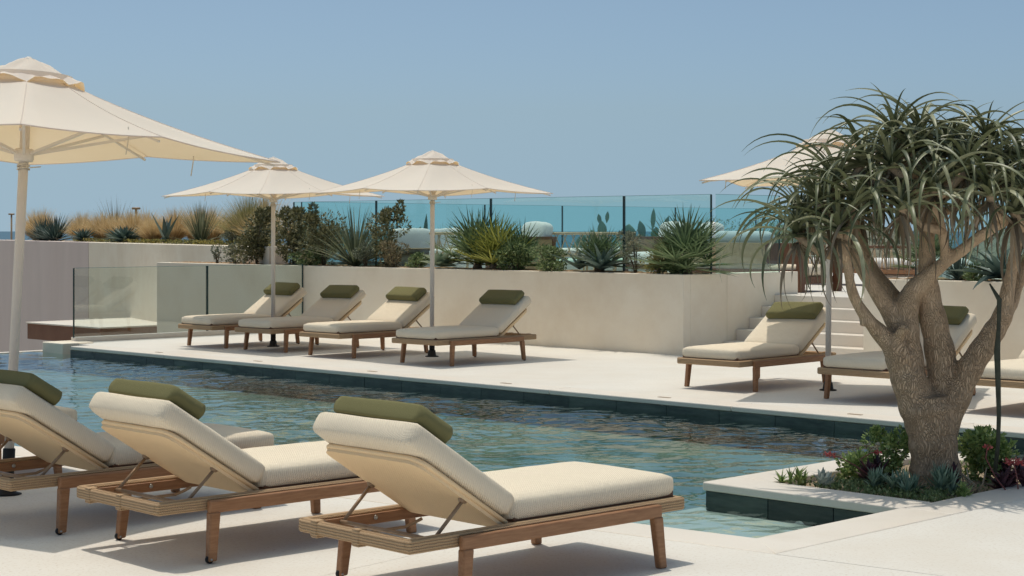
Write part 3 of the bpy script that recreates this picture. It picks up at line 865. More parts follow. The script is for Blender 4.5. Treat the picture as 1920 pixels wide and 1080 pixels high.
# ================================================================== PARASOLS
def build_parasol():
    root = empty('parasol')
    RC = 1.53                                     # half diagonal of the square canopy
    zc, zv, rv, za = 2.07, 2.445, 0.29, 2.47
    MB().tube([(0, 0, 0.03), (0, 0, 2.5)], 0.0285, 16).build('pole', MT['pole'], root)
    MB().lathe([(0.036, 0.06), (0.036, 0.27), (0.030, 0.275)], 16).build('ferrule', MT['black'], root)
    MB().lathe([(0.085, 0.0), (0.085, 0.010), (0.055, 0.016), (0.045, 0.08), (0.040, 0.082)], 24).build('base_plate', MT['black'], root)
    # main canopy: eight gores, corners at 0/90/180/270 degrees, mid-edges between
    def edge(a):
        q = (a + math.pi / 4) % (math.pi / 2) - math.pi / 4          # angle from nearest corner
        r = RC * S2 / math.cos(math.pi / 4 - abs(q))
        w = abs(q) / (math.pi / 4)                                   # 0 at a corner, 1 at mid edge
        return r * (1 - 0.018 * math.sin(math.pi * w)), w
    NA, NR = 64, 12
    m = MB(); top, bot = [], []
    for j in range(NR + 1):
        t = j / NR
        for i in range(NA):
            a = 2 * math.pi * i / NA
            r1, w = edge(a)
            r = rv + (r1 - rv) * t
            ze = zc + 0.045 * w ** 1.5
            sag = 0.022 * math.sin(math.pi * min(1, w * 2 if w < .5 else 2 - 2*w) * 0.5) * math.sin(math.pi * min(1.0, t * 1.0)) 
            z = zv + (ze - zv) * (t ** 0.93) - sag - 0.018 * math.sin(math.pi * t)
            top.append((r * math.cos(a), r * math.sin(a), z)); bot.append((r * math.cos(a), r * math.sin(a), z - 0.004))
    fs = [(j*NA+i, (j+1)*NA+i, (j+1)*NA+(i+1) % NA, j*NA+(i+1) % NA) for j in range(NR) for i in range(NA)]
    m.add(top, fs, True)
    can = m.build('canopy', MT['canopy'], root)
    m = MB(); rim = []
    for i in range(NA + 1):
        rim.append(top[NR * NA + i % NA])
    m.tube(rim, 0.0045, 6, caps=False)
    m.build('hem', MT['canopy'], can)
    m = MB()
    for k in range(8):
        a = 2 * math.pi * k / 8
        i = round(k * NA / 8)
        m.tube([(top[j*NA+i][0], top[j*NA+i][1], top[j*NA+i][2] + 0.0005) for j in range(NR + 1)], 0.003, 5)
    m.build('seam', MT['canopy'], can)
    # vent cap, scalloped and a little crumpled
    m = MB(); vs = []
    NC = 48; rr = [0.001, 0.04, 0.08, 0.13, 0.18, 0.23, 0.28, 0.31, 0.335]
    rnd = random.Random(4)
    for r in rr:
        q = r / 0.335
        for i in range(NC):
            a = 2 * math.pi * i / NC
            sc = abs(math.sin(4 * a))                                # 0 on the eight ribs
            z = 2.635 - 0.150 * q ** 0.9 - 0.045 * q * q + 0.038 * sc ** 0.8 * q ** 5
            z += 0.020 * math.sin(5 * a + 17 * r) * q * (1 - q) * 2 + 0.008 * math.sin(11 * a - 23 * r) * q + rnd.uniform(-0.004, 0.004) - 0.012
            if q < 0.3: z -= 0.02 * (1 - q / 0.3) ** 2 * 0.5
            vs.append((r * math.cos(a), r * math.sin(a), z))
    m.add(vs, [(j*NC+i, (j+1)*NC+i, (j+1)*NC+(i+1) % NC, j*NC+(i+1) % NC) for j in range(len(rr) - 1) for i in range(NC)], True)
    m.build('vent_cap', MT['canopy'], root)
    m = MB(); ring = []
    for z_, r_ in ((2.43, 0.285), (2.505, 0.262)):
        for i in range(NC): ring.append((r_ * math.cos(2 * math.pi * i / NC), r_ * math.sin(2 * math.pi * i / NC), z_))
    m.add(ring, [(i, (i + 1) % NC, NC + (i + 1) % NC, NC + i) for i in range(NC)], True)
    m.build('vent_skirt', MT['canopy'], root)
    MB().lathe([(0.030, 2.50), (0.030, 2.60), (0.012, 2.615)], 12).build('finial', MT['pole'], root)
    MB().lathe([(0.052, 1.985), (0.058, 2.0), (0.058, 2.05), (0.050, 2.06)], 16).build('runner', MT['pole'], root)
    MB().lathe([(0.055, 2.40), (0.060, 2.41), (0.060, 2.46), (0.05, 2.47)], 16).build('hub', MT['pole'], root)
    for k in range(8):
        a = 2 * math.pi * k / 8; r1, w = edge(a)
        ze = zc + 0.045 * w ** 1.5
        c, s = math.cos(a), math.sin(a)
        f = lambda t: (c * (0.05 + (r1 - 0.06) * t), s * (0.05 + (r1 - 0.06) * t), 2.445 + (ze - 2.445) * t - 0.03)
        MB().tube([f(0), f(0.5), f(0.985)], 0.009, 4, False).build('rib', MT['pole'], root)
        g = f(0.52 if k % 2 == 0 else 0.60)
        MB().tube([(c * 0.05, s * 0.05, 2.03), (g[0], g[1], g[2] - 0.012)], 0.012, 4, False).build('strut', MT['pole'], root)
    # cords: wound round the pole and hanging from the rim
    m = MB(); pts = []
    for k in range(40):
        a = k * 0.62; pts.append((0.036 * math.cos(a), 0.036 * math.sin(a), 1.935 + 0.035 * k / 40 + 0.004 * math.sin(k)))
    m.tube(pts, 0.004, 5)
    m.tube([(0.04, 0, 1.95), (0.10, 0.03, 1.96)], 0.0035, 5)
    m.build('cord_lashing', MT['cord'], root)
    for (a, t, ln) in ((R(-52), 0.86, 0.10), (R(20), 0.93, 0.11), (R(160), 0.9, 0.09)):
        r1, w = edge(a); x, y = r1 * t * math.cos(a), r1 * t * math.sin(a); z = zc + 0.06 + (1 - t) * 0.25
        MB().tube([(x, y, z), (x + 0.005, y, z - ln * 0.6), (x - 0.006, y + 0.004, z - ln - 0.06)], 0.0035, 5).build('tie_cord', MT['cord'], root)
    return root
par = build_parasol()
for i, (x, y, rz, lean, lab) in enumerate((
        (-3.06, 10.42, R(15), (R(-2.4), R(2.2)), 'large cream parasol over the near loungers, cut by the left picture edge'),
        (-3.29, 23.7, R(1), (0, 0), 'cream parasol between the first and second far loungers'),
        (-1.015, 21.8, R(-4), (0, R(0.2)), 'cream parasol between the third and fourth far loungers'),
        (3.16, 17.2, R(26), (0, R(0.4)), 'cream parasol partly hidden behind the crown of the tree'))):
    o = par if i == 0 else copy_tree(par)
    o.scale = (1, 1, 1)
    o.location = (x, y, 0)
    if i == 0: o.scale = (1.02, 1.02, 1.02)
    o.rotation_euler = (Matrix.Rotation(lean[1], 4, 'Y') @ Matrix.Rotation(lean[0], 4, 'X') @ Matrix.Rotation(rz, 4, 'Z')).to_euler()
    tag(o, lab, 'parasol', 'cream parasols by the pool')
# ================================================================== PLANTS
MT['aloe_leaf'] = foliage('tree_aloe_leaf', (0.084, 0.101, 0.050), (0.224, 0.241, 0.129), (0.470, 0.470, 0.302), 0.40, 0.10)
MT['dry_leaf'] = foliage('dry_leaf', (0.149, 0.108, 0.070), (0.263, 0.201, 0.137), (0.455, 0.376, 0.280), 0.7, 0.15)
MT['agave'] = foliage('agave_leaf', (0.05, 0.085, 0.075), (0.095, 0.15, 0.13), (0.18, 0.25, 0.215), 0.5, 0.08)
MT['agave_pale'] = foliage('pale_agave_leaf', (0.2, 0.28, 0.19), (0.3, 0.39, 0.27), (0.42, 0.5, 0.38), 0.5, 0.08)
MT['palm'] = foliage('fan_palm_leaf', (0.076, 0.120, 0.055), (0.154, 0.219, 0.099), (0.285, 0.361, 0.186), 0.5, 0.25)
MT['palm_yellow'] = foliage('yellow_palm_leaf', (0.140, 0.158, 0.035), (0.280, 0.298, 0.061), (0.455, 0.438, 0.105), 0.5, 0.3)
MT['yucca'] = foliage('yucca_leaf', (0.088, 0.114, 0.061), (0.193, 0.219, 0.131), (0.385, 0.394, 0.263), 0.5, 0.2)
MT['olive_shrub'] = foliage('olive_shrub_leaf', (0.08, 0.08, 0.034), (0.2, 0.195, 0.088), (0.46, 0.41, 0.22), 0.45, 0.2)
MT['green_shrub'] = foliage('green_shrub_leaf', (0.072, 0.114, 0.042), (0.180, 0.246, 0.096), (0.432, 0.504, 0.240), 0.45, 0.25)
MT['grey_shrub'] = foliage('grey_shrub_leaf', (0.115, 0.137, 0.095), (0.252, 0.274, 0.190), (0.462, 0.473, 0.347), 0.6, 0.2)
MT['brown_shrub'] = foliage('brown_shrub_leaf', (0.123, 0.096, 0.049), (0.245, 0.201, 0.108), (0.420, 0.350, 0.210), 0.6, 0.2)
MT['gold_shrub'] = foliage('gold_shrub_leaf', (0.158, 0.149, 0.044), (0.333, 0.298, 0.096), (0.578, 0.490, 0.193), 0.5, 0.25)
MT['straw'] = foliage('straw_grass', (0.48, 0.34, 0.165), (0.72, 0.54, 0.29), (0.86, 0.71, 0.45), 0.7, 0.3)
MT['grass_green'] = foliage('dry_green_grass', (0.158, 0.166, 0.061), (0.315, 0.298, 0.131), (0.560, 0.473, 0.245), 0.7, 0.3)
MT['yellow_flower'] = foliage('yellow_ground_cover', (0.14, 0.15, 0.05), (0.3, 0.27, 0.08), (0.52, 0.43, 0.12), 0.6, 0.2)
MT['cactus'] = foliage('cactus_pad', (0.061, 0.114, 0.070), (0.088, 0.158, 0.088), (0.131, 0.210, 0.123), 0.55, 0.0)
MT['purple_leaf'] = foliage('purple_succulent', (0.045, 0.025, 0.029), (0.111, 0.049, 0.063), (0.209, 0.085, 0.104), 0.4, 0.08)
MT['silver_leaf'] = foliage('silver_succulent', (0.343, 0.379, 0.319), (0.539, 0.575, 0.490), (0.784, 0.809, 0.686), 0.55, 0.05)
MT['blue_leaf'] = foliage('blue_green_succulent', (0.140, 0.224, 0.161), (0.280, 0.392, 0.280), (0.504, 0.630, 0.462), 0.45, 0.1)
MT['jade_leaf'] = foliage('jade_leaf', (0.112, 0.182, 0.056), (0.280, 0.392, 0.126), (0.616, 0.700, 0.280), 0.35, 0.15)
MT['pink_flower'] = foliage('pink_flower', (0.416, 0.065, 0.065), (0.624, 0.130, 0.124), (0.780, 0.260, 0.234), 0.6, 0.2)
MT['red_stem'] = foliage('red_flower_stem', (0.18, 0.05, 0.05), (0.26, 0.085, 0.08), (0.33, 0.13, 0.11), 0.6, 0.0)
MT['stem'] = surface('plant_stem', (0.10, 0.075, 0.05), (0.17, 0.13, 0.09), 30, 0.9, None, 0.3, 60, 0.003)

def bark_mat():
    m, n, l, out = new_mat('aloe_bark')
    p = n.new('ShaderNodeBsdfPrincipled')
    tc = n.new('ShaderNodeTexCoord')
    warp = n.new('ShaderNodeTexNoise'); warp.inputs['Scale'].default_value = 5; l.new(tc.outputs['Object'], warp.inputs['Vector'])
    mx = n.new('ShaderNodeMix'); mx.data_type = 'VECTOR'; mx.inputs[0].default_value = 0.13
    l.new(tc.outputs['Object'], mx.inputs[4]); l.new(warp.outputs['Color'], mx.inputs[5])
    mp = n.new('ShaderNodeMapping'); l.new(mx.outputs[1], mp.inputs['Vector']); mp.inputs['Scale'].default_value = (1, 1, 0.11)
    vo = n.new('ShaderNodeTexVoronoi'); vo.feature = 'DISTANCE_TO_EDGE'; vo.inputs['Scale'].default_value = 112        # furrows run along the stem
    l.new(mp.outputs['Vector'], vo.inputs['Vector'])
    fur = n.new('ShaderNodeMapRange'); fur.inputs[1].default_value = 0.0; fur.inputs[2].default_value = 0.20
    l.new(vo.outputs['Distance'], fur.inputs[0])
    f2 = noise(n, l, coords(n, l, (7, 7, 55)), 1.0, 3)                           # fine cross wrinkles
    sx = n.new('ShaderNodeSeparateXYZ'); l.new(tc.outputs['Object'], sx.inputs[0])
    up = n.new('ShaderNodeMapRange'); up.inputs[1].default_value = 0.8; up.inputs[2].default_value = 1.5
    l.new(sx.outputs[2], up.inputs[0])
    big = noise(n, l, tc.outputs['Object'], 6, 5)
    base = ramp(n, l, big, [(0.3, (0.60, 0.42, 0.27)), (0.7, (0.78, 0.59, 0.41))])
    k = math_n(n, l, 'SUBTRACT', 1.0, math_n(n, l, 'MULTIPLY', up.outputs[0], 0.75))
    dark = math_n(n, l, 'MULTIPLY', math_n(n, l, 'SUBTRACT', 1.0, fur.outputs[0]), math_n(n, l, 'MULTIPLY', k, 0.5))
    col = mixc(n, l, dark, base, (0.27, 0.17, 0.105))
    col = mixc(n, l, math_n(n, l, 'MULTIPLY', f2, 0.35), col, (0.42, 0.28, 0.17))
    l.new(col, p.inputs['Base Color'])
    p.inputs['Roughness'].default_value = 0.85; p.inputs['Specular IOR Level'].default_value = 0.2
    hgt = math_n(n, l, 'ADD', math_n(n, l, 'MULTIPLY', fur.outputs[0], k), math_n(n, l, 'MULTIPLY', f2, 0.35))
    l.new(bump(n, l, hgt, 0.9, 0.012), p.inputs['Normal'])
    l.new(p.outputs[0], out.inputs['Surface'])
    return m
MT['bark'] = bark_mat()

G1N, G2N = 'plants in the long planter', 'plants in the right planter'
def blade(m, base, az, el, length, width, droop, seg=6, fold=0.25, taper=0.85, twist=0.0, tip_el=None):
    """one leaf blade: starts at elevation el (rad), bends down by droop (rad) towards the tip"""
    p = Vector(base); vs = []; fs = []
    ca, sa = math.cos(az), math.sin(az)
    side0 = Vector((-sa, ca, 0))
    step = length / seg
    for i in range(seg + 1):
        t = i / seg
        e = el - droop * t ** 1.25
        d = Vector((ca * math.cos(e), sa * math.cos(e), math.sin(e)))
        nrm = Vector((-ca * math.sin(e), -sa * math.sin(e), math.cos(e)))
        a = twist * t
        sd = side0 * math.cos(a) + nrm * math.sin(a); nr = nrm * math.cos(a) - side0 * math.sin(a)
        w = width * 0.5 * (1 - t ** (1 / max(0.05, 1.02 - taper) ** 0.5) if False else (1 - t ** 2.2) * taper + (1 - t) * (1 - taper))
        w = max(w, width * 0.02)
        vs += [p + sd * w + nr * (w * fold * 2), p - nr * (w * 0.15), p - sd * w + nr * (w * fold * 2)]
        p = p + d * step
    for i in range(seg):
        o = i * 3
        fs += [(o, o + 1, o + 4, o + 3), (o + 1, o + 2, o + 5, o + 4)]
    m.add(vs, fs, True)

def leafcloud(m, n, shape, size, rnd, aspect=0.45, up=0.3):
    """many small folded leaves scattered by shape() -> (point, outward)"""
    for _ in range(n):
        c, o = shape()
        d = (o + Vector((rnd.gauss(0, .6), rnd.gauss(0, .6), rnd.gauss(up, .5)))).normalized()
        s = d.cross(Vector((rnd.gauss(0, 1), rnd.gauss(0, 1), rnd.gauss(0, 1)))).normalized()
        nn = d.cross(s)
        L = size * rnd.uniform(0.6, 1.3); w = L * aspect * 0.5
        m.add([c, c + d * L * 0.5 + s * w + nn * w * 0.3, c + d * L, c + d * L * 0.5 - s * w + nn * w * 0.3, c + d * L * 0.5 - nn * w * 0.1],
              [(0, 1, 4), (1, 2, 4), (2, 3, 4), (3, 0, 4)], True)

def shrub(name, label, cat, loc, w, h, mat, n=900, leaf=0.05, seed=0, group=None, lumps=9, aspect=0.45, tops=0, stems=6):
    rnd = random.Random(seed)
    root = empty(name, loc)
    tag(root, label, cat, group)
    if group in (G1N, G2N): w *= 1.28; h *= 1.12; n = int(n * 1.35)
    L = []
    for k in range(lumps):
        a = rnd.uniform(0, 6.28); r = rnd.uniform(0, 0.36) * w
        L.append((Vector((r * math.cos(a), r * math.sin(a), h * rnd.uniform(0.14, 0.80))), rnd.uniform(0.20, 0.34) * w, rnd.uniform(0.16, 0.28) * h))
    for k in range(tops):
        a = rnd.uniform(0, 6.28); r = rnd.uniform(0.1, 0.5) * w
        L.append((Vector((r * math.cos(a), r * math.sin(a), h * rnd.uniform(0.75, 0.98))), 0.07 * w, 0.10 * h))
    def shape():
        c, rx, rz = rnd.choice(L)
        d = Vector((rnd.gauss(0, 1), rnd.gauss(0, 1), rnd.gauss(0, 1))).normalized()
        q = rnd.uniform(0.35, 1.0) ** 0.5
        return c + Vector((d.x * rx, d.y * rx, d.z * rz)) * q, d
    m = MB(); leafcloud(m, int(n * 1.5), shape, leaf, rnd, aspect)
    m.build('foliage', mat, root)
    for k in range(stems):
        c = L[k % len(L)][0]
        MB().tube([(c.x * 0.15, c.y * 0.15, -0.03), (c.x * 0.5, c.y * 0.5, c.z * 0.5), tuple(c)], [0.010, 0.007, 0.004], 5).build('stem', MT['stem'], root)
    return root

def agave(name, label, loc, nleaf, length, width, mat, seed=0, group=None, el0=80, el1=8, droop=0.35, single=True, fold=0.28):
    rnd = random.Random(seed)
    root = empty(name, loc); tag(root, label, 'agave', group)
    mes = []
    for k in range(4):
        m = MB(); blade(m, (0, 0, 0), 0, 0, length * rnd.uniform(0.9, 1.08), width, 0.0, 7, fold, 0.9)
        # bend in local xz: droop
        m2 = MB(); blade(m2, (0, 0, 0), 0, 0.0, length * rnd.uniform(0.88, 1.08), width * rnd.uniform(0.9, 1.1), droop * rnd.uniform(0.5, 1.5), 7, fold, 0.9)
        mes.append(m2.mesh('leaf', mat))
    allm = MB()
    for k in range(nleaf):
        t = k / max(1, nleaf - 1)
        az = k * 2.39996 + rnd.uniform(-0.15, 0.15)
        el = R(el0 + (el1 - el0) * t ** 0.85 + rnd.uniform(-5, 5))
        s = 0.62 + 0.38 * min(1, t * 1.8)
        M4 = Matrix.Rotation(az, 4, 'Z') @ Matrix.Rotation(-el, 4, 'Y') @ Matrix.Scale(s, 4)
        if single:
            o = put('leaf', rnd.choice(mes), root); o.matrix_local = Matrix.Translation((0, 0, 0.03)) @ M4
        else:
            me = rnd.choice(mes)
            allm.add([M4 @ v.co + Vector((0, 0, 0.03)) for v in me.vertices], [tuple(p.vertices) for p in me.polygons], True)
    if not single: tag(allm.build('leaves', mat, root), kind='stuff')
    return root

def spiky(name, label, cat, loc, n, length, width, mat, seed=0, group=None, el=(5, 88), droop=(0.0, 0.4), dry=0, dry_mat=None, trunk=0.0, seg=4, az=(0, 6.283), part='leaves'):
    """dasylirion, yucca, grass clump: many narrow blades from one heart"""
    rnd = random.Random(seed)
    root = empty(name, loc); tag(root, label, cat, group)
    m = MB()
    for k in range(n):
        e = R(rnd.uniform(*el)) if not isinstance(el, str) else 0
        a = rnd.uniform(*az)
        b = (0.03 * math.cos(a), 0.03 * math.sin(a), trunk + rnd.uniform(-0.02, 0.03))
        blade(m, b, a, e, length * rnd.uniform(0.65, 1.1), width * rnd.uniform(0.8, 1.2), rnd.uniform(*droop), seg, 0.2, 0.5)
    tag(m.build(part, mat, root), kind='stuff')
    if dry:
        m = MB()
        for k in range(dry):
            a = rnd.uniform(0, 6.28)
            blade(m, (0.03 * math.cos(a), 0.03 * math.sin(a), trunk), a, R(rnd.uniform(-25, 25)), length * rnd.uniform(0.6, 1.0), width, rnd.uniform(0.2, 0.9), seg, 0.2, 0.5)
        tag(m.build('dry_leaves', dry_mat or MT['dry_leaf'], root), kind='stuff')
    if trunk > 0.05:
        MB().tube([(0, 0, -0.05), (0.01, 0, trunk * 0.5), (0, 0, trunk + 0.05)], [0.07, 0.06, 0.05], 9).build('trunk', MT['stem'], root)
    return root

FROND = {}
def frond_mesh(mat, blades, length, width, key, cup):
    k = (mat.name, key)
    if k in FROND: return FROND[k]
    rnd = random.Random(hash(key) % 1000)
    m = MB()
    m.tube([(0, 0, 0), (0.5, 0, 0.0)], [0.011, 0.007], 5)          # leaf stalk along +x, unit 0.5
    for i in range(blades):
        a = R(-115 + 230 * i / (blades - 1)) + rnd.uniform(-0.03, 0.03)
        L = length * (0.72 + 0.28 * math.cos(a * 0.75)) * rnd.uniform(0.92, 1.05)
        blade(m, (0.5, 0, 0), a, R(cup) + rnd.uniform(-0.06, 0.10), L, width, rnd.uniform(0.05, 0.30), 4, 0.3, 0.55)
    FROND[k] = m.mesh('frond', mat)
    return FROND[k]

def fan_palm(name, label, loc, nf, size, mat, seed=0, group=None, trunk=0.12, blades=17, el=(10, 85), stalk=0.9, az=(0, 6.283)):
    rnd = random.Random(seed)
    root = empty(name, loc); tag(root, label, 'palm', group)
    for k in range(nf):
        e = R(el[0] + (el[1] - el[0]) * ((k + 0.5) / nf)); a = k * 2.4 + rnd.uniform(-.3, .3)
        if az[1] - az[0] < 6: a = rnd.uniform(*az)
        me = frond_mesh(mat, blades, 0.62, 0.046, k % 3, 4 + 7 * (k % 3))
        o = put('frond', me, root)
        s = size * rnd.uniform(0.85, 1.1)
        o.matrix_local = Matrix.Translation((0, 0, trunk)) @ Matrix.Rotation(a, 4, 'Z') @ Matrix.Rotation(-e, 4, 'Y') @ Matrix.Translation((-s * 0.5 * (1 - stalk), 0, 0)) @ Matrix.Scale(s, 4)
    MB().tube([(0, 0, -0.06), (0, 0, trunk * 0.5), (0, 0, trunk + 0.03)], [0.075, 0.07, 0.05], 9).build('trunk', MT['stem'], root)
    return root

def cactus(name, label, loc, pads, seed=0, group=None):
    """pads: list of (x, y, z_base, tilt_deg, w, h, yaw_deg)"""
    root = empty(name, loc); tag(root, label, 'cactus', group)
    for (x, y, z, tilt, w, h, yaw) in pads:
        m = MB(); vs = []; nl, na = 8, 12
        for j in range(nl + 1):
            t = j / nl; r = math.sin(math.pi * (t * 0.94 + 0.05)) * (0.75 + 0.35 * t)
            for i in range(na):
                a = 2 * math.pi * i / na
                vs.append((w * 0.5 * r * math.cos(a), w * 0.13 * r * math.sin(a), h * t))
        fs = [(j*na+i, j*na+(i+1) % na, (j+1)*na+(i+1) % na, (j+1)*na+i) for j in range(nl) for i in range(na)]
        fs += [tuple(range(na - 1, -1, -1)), tuple(nl*na+k for k in range(na))]
        m.add(vs, fs, True)
        m.build('pad', MT['cactus'], root, (x, y, z), (0, R(tilt), R(yaw)))
    return root

# ------------------------------------------------------------------ planter in front of the glass
ZS = ZT + 0.005
G1 = 'plants in the long planter'
shrub('grey_shrub', 'tiny grey upright shrub at the left end of the long planter', 'shrub', W(-24.75, 17.5, ZS), 0.16, 0.27, MT['grey_shrub'], 220, 0.035, 11, G1, 5)
shrub('grey_shrub', 'small grey-green twiggy shrub beside the large olive-brown bush at the planter end', 'shrub', W(-24.2, 17.5, ZS), 0.36, 0.34, MT['grey_shrub'], 520, 0.040, 12, G1, 7)
shrub('olive_shrub', 'large olive-brown leafy shrub left of the first far parasol pole', 'shrub', W(-23.6, 17.5, ZS), 0.62, 0.82, MT['olive_shrub'], 1500, 0.065, 13, G1, 12, tops=3)
spiky('desert_spoon', 'brownish fan of fine upright blades behind the shrubs at the start of the glass', 'desert plant', W(-22.9, 18.25, 0.9), 150, 1.1, 0.014, MT['yucca'], 14, G1, (35, 88), (0.0, 0.25))
shrub('olive_shrub', 'large olive-brown shrub with glossy dark leaves at the first glass edge', 'shrub', W(-22.55, 17.45, ZS), 0.60, 0.86, MT['olive_shrub'], 1500, 0.065, 15, G1, 12, tops=3)
shrub('olive_shrub', 'broad bronze-leaved shrub between the first glass edge and the spiky yucca', 'shrub', W(-21.75, 17.45, ZS), 0.70, 0.80, MT['olive_shrub'], 1500, 0.06, 16, G1, 12, tops=3)
shrub('green_shrub', 'low dark undergrowth shrub at the foot of the bronze-leaved bush', 'shrub', W(-21.95, 17.33, ZS), 0.5, 0.24, MT['green_shrub'], 520, 0.05, 116, G1, 7)
spiky('yucca', 'big yucca with long pale arching blades near the second glass edge', 'yucca', W(-20.98, 17.48, ZS), 150, 0.98, 0.038, MT['yucca'], 17, G1, (18, 85), (0.05, 0.5), seg=5)
shrub('grey_shrub', 'small rounded grey-green bush in front of the big yucca', 'shrub', W(-20.55, 17.33, ZS), 0.32, 0.36, MT['grey_shrub'], 600, 0.035, 18, G1, 8)
shrub('olive_shrub', 'tall dark shrub with a wispy top branch beside the second glass edge', 'shrub', W(-20.25, 17.5, ZS), 0.50, 0.86, MT['olive_shrub'], 1100, 0.058, 19, G1, 10, tops=5)
shrub('brown_shrub', 'small brownish bush beneath the tall wispy shrub', 'shrub', W(-19.85, 17.32, ZS), 0.36, 0.40, MT['brown_shrub'], 700, 0.035, 20, G1, 8)
shrub('green_shrub', 'small bright green bush left of a parasol pole in the long planter', 'shrub', W(-19.4, 17.32, ZS), 0.32, 0.24, MT['green_shrub'], 420, 0.045, 21, G1, 7, aspect=0.6)
agave('agave', 'pale green rosette agave just right of a parasol pole in the long planter', W(-18.78, 17.30, ZS), 20, 0.38, 0.15, MT['agave_pale'], 22, G1, 80, 5, 0.2)
fan_palm('fan_palm', 'grey-green fan palm with upright narrow fronds behind the pale agave', W(-18.3, 17.58, ZS), 20, 0.86, MT['palm'], 23, G1, 0.05, 17, (0, 85))
fan_palm('fan_palm', 'yellow-green fan palm in the middle of the long planter', W(-17.78, 17.42, ZS), 18, 0.72, MT['palm_yellow'], 24, G1, 0.05, 17, (-4, 80))
fan_palm('fan_palm', 'small dark green fan palm overlapping the yellow-green one', W(-17.45, 17.60, ZS), 13, 0.62, MT['palm'], 241, G1, 0.05, 15, (-4, 75))
shrub('green_shrub', 'rounded light green bush right of the yellow-green palm', 'shrub', W(-17.22, 17.33, ZS), 0.46, 0.36, MT['green_shrub'], 800, 0.05, 25, G1, 9, aspect=0.55)
shrub('green_shrub', 'dense round bush with small pale leaf edges, mid planter', 'shrub', W(-16.6, 17.33, ZS), 0.46, 0.30, MT['green_shrub'], 900, 0.04, 26, G1, 9, aspect=0.55)
agave('agave', 'dark two-leaved agave tip leaning between round bush and fan palm', W(-16.05, 17.36, ZS), 7, 0.50, 0.11, MT['agave'], 261, G1, 60, 20, 0.3)
fan_palm('fan_palm', 'fan palm with a skirt of dead fronds behind the blue-grey agave', W(-15.85, 17.55, ZS), 20, 0.52, MT['palm'], 27, G1, 0.10, 17, (-12, 80))
agave('agave', 'large blue-grey agave with arching leaves at the front of the long planter', W(-15.58, 17.30, ZS), 24, 0.56, 0.10, MT['agave'], 28, G1, 78, 14, 0.6)
shrub('grey_shrub', 'thin silver-grey twiggy shrub right of the blue-grey agave', 'shrub', W(-15.05, 17.4, ZS), 0.36, 0.48, MT['grey_shrub'], 520, 0.035, 29, G1, 9, tops=3)
shrub('gold_shrub', 'yellowish small-leaved bush near the corner of the long planter', 'shrub', W(-14.6, 17.33, ZS), 0.38, 0.36, MT['gold_shrub'], 800, 0.035, 30, G1, 9)
fan_palm('fan_palm', 'large grey-green fan palm at the corner of the long planter', W(-14.2, 17.42, ZS), 26, 0.74, MT['palm'], 31, G1, 0.08, 17, (-12, 82))
shrub('green_shrub', 'low dark bush under the corner fan palm', 'shrub', W(-14.3, 17.30, ZS), 0.40, 0.20, MT['green_shrub'], 500, 0.045, 32, G1, 7)

# right planter
G2 = 'plants in the right planter'
fan_palm('fan_palm', 'fan palm with brown lower fronds, right planter, seen past the tree limbs', W(-10.66, 17.48, ZS), 14, 0.52, MT['palm'], 41, G2, 0.14, 15, (-15, 75))
spiky('yucca', 'small dark yucca in the right planter behind the tree', 'yucca', W(-10.25, 17.45, ZS), 60, 0.42, 0.03, MT['agave'], 42, G2, (15, 80), (0, 0.3))
agave('agave', 'large dark green agave in the right planter', W(-9.7, 17.4, ZS), 22, 0.62, 0.12, MT['agave'], 43, G2, 75, 5, 0.5)
agave('agave', 'agave at the right picture edge in the right planter', W(-9.0, 17.4, ZS), 20, 0.6, 0.11, MT['agave'], 44, G2, 75, 5, 0.5)
shrub('green_shrub', 'low green bush between palm and agave in the right planter', 'shrub', W(-10.0, 17.34, ZS), 0.30, 0.18, MT['green_shrub'], 320, 0.04, 45, G2, 6)

# ------------------------------------------------------------------ bed above the far-left wall
def BL(t, off, dz=0.0):
    q = Bp(t, 0) + Vector((0.889, 0.458, 0)) * off
    return Vector((q.x, q.y, ZB + dz - 0.01))
G3 = 'plants on the far left wall'
def tuft(label, t, off, w, h, n, mat, seed, el=(35, 90), droop=(0.1, 0.9)):
    return spiky('grass_clump', label, 'grass', BL(t, off), int(n * 1.8), h, 0.016, mat, seed, G3, el, droop, seg=4)
tuft('pale straw grass clump at the left picture edge above the wall', 9.2, 0.9, 1, 0.95, 420, MT['straw'], 51)
spiky('yucca', 'dark spiky yucca between the first straw grasses on the far wall', 'yucca', BL(5.7, 0.5), 150, 0.74, 0.06, MT['agave'], 52, G3, (10, 85), (0, 0.25))
spiky('yucca', 'dark yucca beside the left pole above the far wall', 'yucca', BL(7.0, 0.5), 140, 0.66, 0.06, MT['agave'], 152, G3, (10, 85), (0, 0.25))
spiky('desert_spoon', 'tall brown spray of fine blades sticking up above the far grasses', 'desert plant', BL(3.4, 1.5), 110, 1.15, 0.016, MT['brown_shrub'], 53, G3, (40, 88), (0.0, 0.25))
tuft('golden rounded grass clump behind the small agave on the far wall', 2.8, 1.0, 1, 0.78, 520, MT['straw'], 54)
agave('agave', 'small dark agave rosette in front of the golden grass', BL(2.3, 0.42), 38, 0.44, 0.095, MT['agave'], 55, G3, 85, 10, 0.1, single=False)
tuft('golden grass clump left of the largest agave on the far wall', 0.2, 1.1, 1, 0.80, 520, MT['straw'], 56)
agave('agave', 'large dark agave rosette, the biggest on the far wall', BL(-1.6, 0.45), 52, 0.56, 0.105, MT['agave'], 57, G3, 86, 5, 0.1, single=False)
agave('agave', 'dark agave rosette tucked behind the largest one', BL(-0.6, 0.6), 40, 0.50, 0.10, MT['agave'], 157, G3, 86, 10, 0.1, single=False)
tuft('golden grass clump right of the largest agave', -3.3, 1.1, 1, 0.80, 560, MT['straw'], 58)
